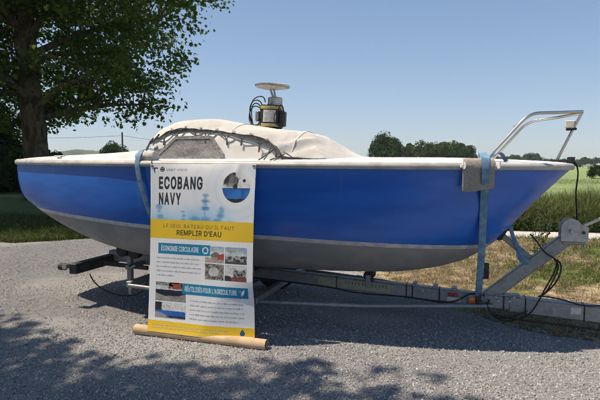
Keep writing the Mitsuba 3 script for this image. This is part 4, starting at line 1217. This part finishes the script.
# logo line at the very top
text('banner__sponsor_word', 'VERT VOUS', .155, .36, .0405, .0135, 'ink_dark', .0005, False)
ic = sg.Point(.118, .030).buffer(.022); ic = shapely.affinity.scale(ic, 1, BW / BH * 1.0, origin=(.118, .030))
printed('banner__sponsor_logo', [ic.difference(shapely.affinity.scale(ic, .72, .72)), rect(.103, .026, .133, .034), rect(.114, .018, .122, .044)], 'ink_dark', .0005)
printed('banner__sponsor_logo', [sg.Polygon([(.034, .022), (.052, .018), (.075, .022), (.073, .028), (.055, .025), (.045, .030), (.048, .052), (.040, .052)])], 'ink_dark', .0005)
# round picture of a hull afloat, water tank in it
def round_print(p, n, uv):
    u, v = (uv.x - .83) / .127, (uv.y - .1315) * (BH / BW) / .127      # -1..1 inside the circle
    w = fbm(u * 3.2 + 5, v * 3.2, 0, 4)
    c = mi.Color3f(.72, .72, .73)
    blob = smoothstep(.05, -.05, dr.sqrt(dr.square((u + .40) / .62) + dr.square((v + .42) / .52)) - 1 + (w - .5) * 1.1)
    c = mix(c, mix((.035, .035, .035), (.16, .155, .15), smoothstep(.4, .7, w)), blob)
    c = mix(c, (.04, .04, .045), smoothstep(.13, .09, dr.sqrt(dr.square(u - .56) + dr.square(v + .44))))
    c = mix(c, (.45, .45, .46), smoothstep(.45, .62, w) * smoothstep(-.35, -.15, v) * .5)
    hullv = smoothstep(.04, .09, v) 
    blue = mix((.02, .10, .36), (.035, .19, .55), smoothstep(.2, .7, fbm(u * 2, v * 1.2, 2.0, 2)))
    c = mix(c, blue, hullv)
    c = mix(c, (.01, .02, .05), smoothstep(.045, .0, dr.abs(v - .07)))
    return mix(c, (.03, .025, .022), smoothstep(.03, .10, v - .70 - (w - .5) * .3))
pr('round_print_mat', proc(round_print), .33)
cir = shapely.affinity.scale(sg.Point(.83, .1315).buffer(.127, 32), 1, BW / BH, origin=(.83, .1315))
printed('banner__round_picture', [cir], 'round_print_mat', .0005)
# yellow band
printed('banner__yellow_band', [rect(.0, .328, 1.0, .440)], 'ink_yellow', .0003)
text('banner__slogan_word', "LE SEUL BATEAU QU'IL FAUT", .135, .825, .3745, .0215, 'ink_brown', .0006, False, gap=.30)
text('banner__slogan_word', "REMPLIR D'EAU", .27, .705, .4165, .0285, 'ink_brown', .0006, heavy=.02, gap=.15)
# teal headings
printed('banner__heading_box', [rect(.085, .468, .60, .530)], 'ink_teal', .0009)
text('banner__heading_box__heading_word', 'ÉCONOMIE CIRCULAIRE', .115, .490, .5125, .028, 'ink_white', .0012)
def ring_arrows(cu, cv, r):
    out = []
    for a0 in (0.2, 2.3, 4.4):
        a = np.linspace(a0, a0 + 1.5, 10)
        o = np.stack([cu + r * np.cos(a), cv + r * BW / BH * np.sin(a)], 1); i_ = np.stack([cu + .68 * r * np.cos(a), cv + .68 * r * BW / BH * np.sin(a)], 1)
        out.append(sg.Polygon(np.r_[o, i_[::-1]]))
        e = a0 + 1.5
        c_ = lambda rr, aa: (cu + rr * r * math.cos(aa), cv + rr * r * BW / BH * math.sin(aa))
        out.append(sg.Polygon([c_(1.22, e), c_(.46, e), c_(.86, e + .5)]))
    return out
printed('banner__heading_box__recycling_sign', ring_arrows(.555, .499, .030), 'ink_white', .0012)
printed('banner__heading_box', [rect(.335, .700, .955, .762)], 'ink_teal', .0009)
text('banner__heading_box_001__heading_word', "RÉUTILISÉS POUR L'AGRICULTURE", .362, .855, .744, .028, 'ink_white', .0012)
printed('banner__heading_box_001__leaf_sign', [sg.Polygon([(.895, .752), (.892, .735), (.905, .718), (.925, .710), (.922, .728), (.912, .742), (.902, .745)]), sg.Polygon([(.885, .728), (.880, .715), (.892, .722)])], 'ink_white', .0012)
# greeked paragraphs: rows of word-length dashes
def para(key, u0, u1, v0, rows, pitch, seed, last=1.0, hgt=.0062):
    rng = np.random.default_rng(seed)
    out = []
    for i in range(rows):
        u = u0; end = u1 if i < rows - 1 else u0 + (u1 - u0) * last
        end -= .05 * rng.random() * (u1 - u0)
        while u < end:
            nl_ = rng.integers(2, 9)
            for j in range(nl_):
                w_ = .0062
                if u + w_ > end: break
                tall = rng.random() < .25
                out.append(rect(u, v0 + i * pitch - (hgt * 1.5 if tall else hgt), u + w_ * .62, v0 + i * pitch))
                u += w_
            u += .0075
    return printed(key, out, 'ink_text', .0005)
for kx, args in (('banner__paragraph', (.070, .525, .560, 5, .0258, 1, .40)), ('banner__paragraph_001', (.415, .925, .802, 5, .0262, 2, .9))):
    para(kx, *args); tag(kx, kind='stuff')
# photographs printed on the banner
def photo(key, rc, fn, lift=.0005):
    u0, v0, u1, v1 = rc
    mk = 'print_' + str(len(scene))
    f0 = fn
    def fn(u, v):
        k = (.55 + .9 * fbm(u * 17, v * 14, 9.0, 3)) * (.8 + .4 * fbm(u * 45, v * 40, 2.0, 2))
        return mi.Color3f(f0(u + .05 * (fbm(u * 9, v * 9, 7.0, 2) - .5), v + .05 * (fbm(u * 9, v * 9, 5.0, 2) - .5))) * k
    pr(mk, proc(lambda p, n, uv: fn((uv.x - u0) / (u1 - u0), (uv.y - v0) / (v1 - v0))), .33)
    return printed(key, [rect(*rc)], mk, lift)
def ph_red(u, v):
    w = fbm(u * 5, v * 5, 1, 4)
    c = mix((.30, .42, .52), (.62, .62, .60), smoothstep(.0, .5, v))
    c = mix(c, (.10, .10, .09), smoothstep(.04, -.04, dr.sqrt(dr.square((u - .55) / .22) + dr.square((v - .55) / .18)) - 1 + (w - .5)) * .9)
    c = mix(c, mix((.30, .25, .19), (.48, .42, .34), w), smoothstep(.66, .72, v))
    tri = smoothstep(.02, -.02, dr.maximum(.62 - u + (v - .45) * .1, dr.maximum(.42 + (1 - u) * .28 - v, v - .80)))
    return mix(c, (.42, .07, .06), tri)
def ph_boats(u, v):
    w = fbm(u * 7, v * 5, 2, 4)
    c = mix((.30, .38, .44), (.55, .60, .62), smoothstep(.15, .5, v + (w - .5) * .4))
    c = mix(c, mix((.05, .05, .05), (.42, .42, .42), smoothstep(.40, .62, fbm(u * 11, v * 13, 5, 3))), smoothstep(.48, .56, v))
    return mix(c, (.08, .075, .07), smoothstep(.80, .90, v))
def ph_grey(u, v):
    w = fbm(u * 8, v * 8, 3, 4)
    c = mix((.07, .065, .055), (.34, .32, .29), smoothstep(.3, .7, w))
    b = smoothstep(.06, -.06, dr.sqrt(dr.square((u - .48) / .27) + dr.square((v - .50) / .30)) - 1 + (w - .5) * .5)
    return mix(c, mix((.40, .41, .41), (.60, .60, .60), w), b)
def ph_house(u, v):
    w = fbm(u * 8, v * 8, 4, 4)
    c = mix((.50, .50, .50), (.66, .66, .65), w)
    t_ = smoothstep(.05, -.03, dr.maximum(dr.abs(u - .68) - .27, .30 - v + (w - .5) * .3))
    c = mix(c, mix((.05, .05, .045), (.34, .33, .31), smoothstep(.35, .65, fbm(u * 14, v * 14, 1, 3))), t_)
    c = mix(c, (.22, .07, .05), smoothstep(.72, .76, v))
    return mix(c, (.04, .04, .04), smoothstep(.30, .27, u) * smoothstep(.66, .70, v))
def ph_dark_hull(u, v):
    w = fbm(u * 7, v * 7, 6, 4)
    c = mix((.50, .52, .53), (.66, .66, .66), w)
    c = mix(c, mix((.05, .045, .04), (.30, .29, .27), smoothstep(.3, .7, fbm(u * 16, v * 10, 3, 3))), smoothstep(.36, .30, v) * smoothstep(.46, .50, u + v * .2) + smoothstep(.20, .16, v) * .8)
    c = mix(c, (.28, .08, .06), smoothstep(.03, -.03, dr.maximum(dr.abs(u - .72) - .16, dr.abs(v - .18) - .16) + (w - .5) * .1))
    hl = smoothstep(.02, -.02, dr.maximum(.40 - v, v - .70 - .15 * u * (1 - u) + .45 * dr.square(u - .5)))
    c = mix(c, mix((.17, .16, .15), (.36, .35, .33), w), smoothstep(.58, .64, v))
    return mix(c, mix((.012, .014, .03), (.03, .03, .055), w), hl)
def ph_blue_hull(u, v):
    w = fbm(u * 6, v * 6, 8, 4)
    c = mix((.56, .57, .58), (.68, .68, .67), w)
    c = mix(c, (.03, .032, .03), smoothstep(.24, .20, u) * smoothstep(.62, .58, v))
    c = mix(c, (.33, .31, .28), smoothstep(.60, .70, v))
    hl = smoothstep(.02, -.02, dr.maximum(.50 - v + .03 * u, v - .64 - .24 * smoothstep(.05, .55, u)))
    c = mix(c, mix((.02, .09, .36), (.035, .16, .52), w), hl)
    return mix(c, (.03, .03, .03), smoothstep(.02, -.01, dr.abs(v - .90) - .05) * smoothstep(.3, .5, u))
for fn, rc in ((ph_red, (.555, .472, .735, .566)), (ph_boats, (.745, .472, .945, .566)), (ph_grey, (.555, .573, .735, .664)), (ph_house, (.745, .573, .945, .664)), (ph_dark_hull, (.068, .700, .372, .812)), (ph_blue_hull, (.068, .820, .372, .914))):
    photo('banner__printed_photo', rc, fn)
# yellow foot with two greeked lines and the drop emblem
printed('banner__yellow_foot', [rect(.0, .932, 1.0, .9985)], 'ink_yellow', .0003)
para('banner__contact_lines', .05, .80, .962, 2, .0155, 6, .9, .0055); tag('banner__contact_lines', kind='stuff')
dp = [(.895, .940), (.912, .957), (.918, .966), (.912, .976), (.895, .980), (.878, .976), (.872, .966), (.878, .957)]
printed('banner__drop_emblem', [sg.Polygon(dp)], 'ink_navy', .0006)
printed('banner__drop_emblem', [rect(.862, .985, .930, .9905)], 'ink_navy', .0006)
for u_ in (.018, .982):
    rp_ = banner_point(np.array([u_]), np.array([.012]), .003)[0]
    badd('banner__eyelet', tube(np.stack([rp_[0] + .012 * np.cos(np.linspace(0, 6.283, 14)), 0 * np.linspace(0, 1, 14) + rp_[1], rp_[2] + .012 * np.sin(np.linspace(0, 6.283, 14))], 1), .0035, 6), 'steel')
badd('banner__hanging_cord', tube(limb_path((BS1 - .02, BT - .012, 1.592), (.10, -.82, 1.69), np.random.default_rng(2), -.04, 10), .0045, 6), 'cord', True)
badd('banner__hanging_cord', tube(limb_path((BS0 + .02, BT - .012, 1.592), (-1.14, -1.02, 1.66), np.random.default_rng(2), -.04, 10), .0045, 6), 'cord', True)
# cardboard tube weighing down the foot
ct0, ct1 = np.array([-1.245, -1.178, .060]), np.array([.085, -1.190, .060])
outer, inner = .046, .040
nseg = 40
ang = np.linspace(0, 2 * np.pi, nseg, endpoint=False)
rings = []
for (p_, r_) in ((ct0 + [.05, 0, 0], inner), (ct0, inner), (ct0, outer), (ct0 * .5 + ct1 * .5, outer), (ct1, outer), (ct1, inner), (ct1 - [.05, 0, 0], inner)):
    rings.append(np.stack([0 * ang + p_[0], p_[1] + r_ * np.cos(ang), p_[2] + r_ * np.sin(ang)], 1))
badd('cardboard_tube', TM(np.vstack(rings), grid_faces(len(rings), nseg, True)), 'cardboard', 35)
tag('cardboard_tube', 'brown cardboard tube lying on the gravel along the foot of the banner', 'tube')

# ------------------------------------------------------------------ summer haze: one box of thin air round everything
scene['haze'] = {'type': 'cube', 'to_world': T().translate([0, 960, 44]).scale([2100, 1100, 45]), 'bsdf': {'type': 'null'}, 'interior': {'type': 'ref', 'id': 'air'}}
tag('haze', kind='stuff', label='thin summer haze over the far fields', cat='haze')
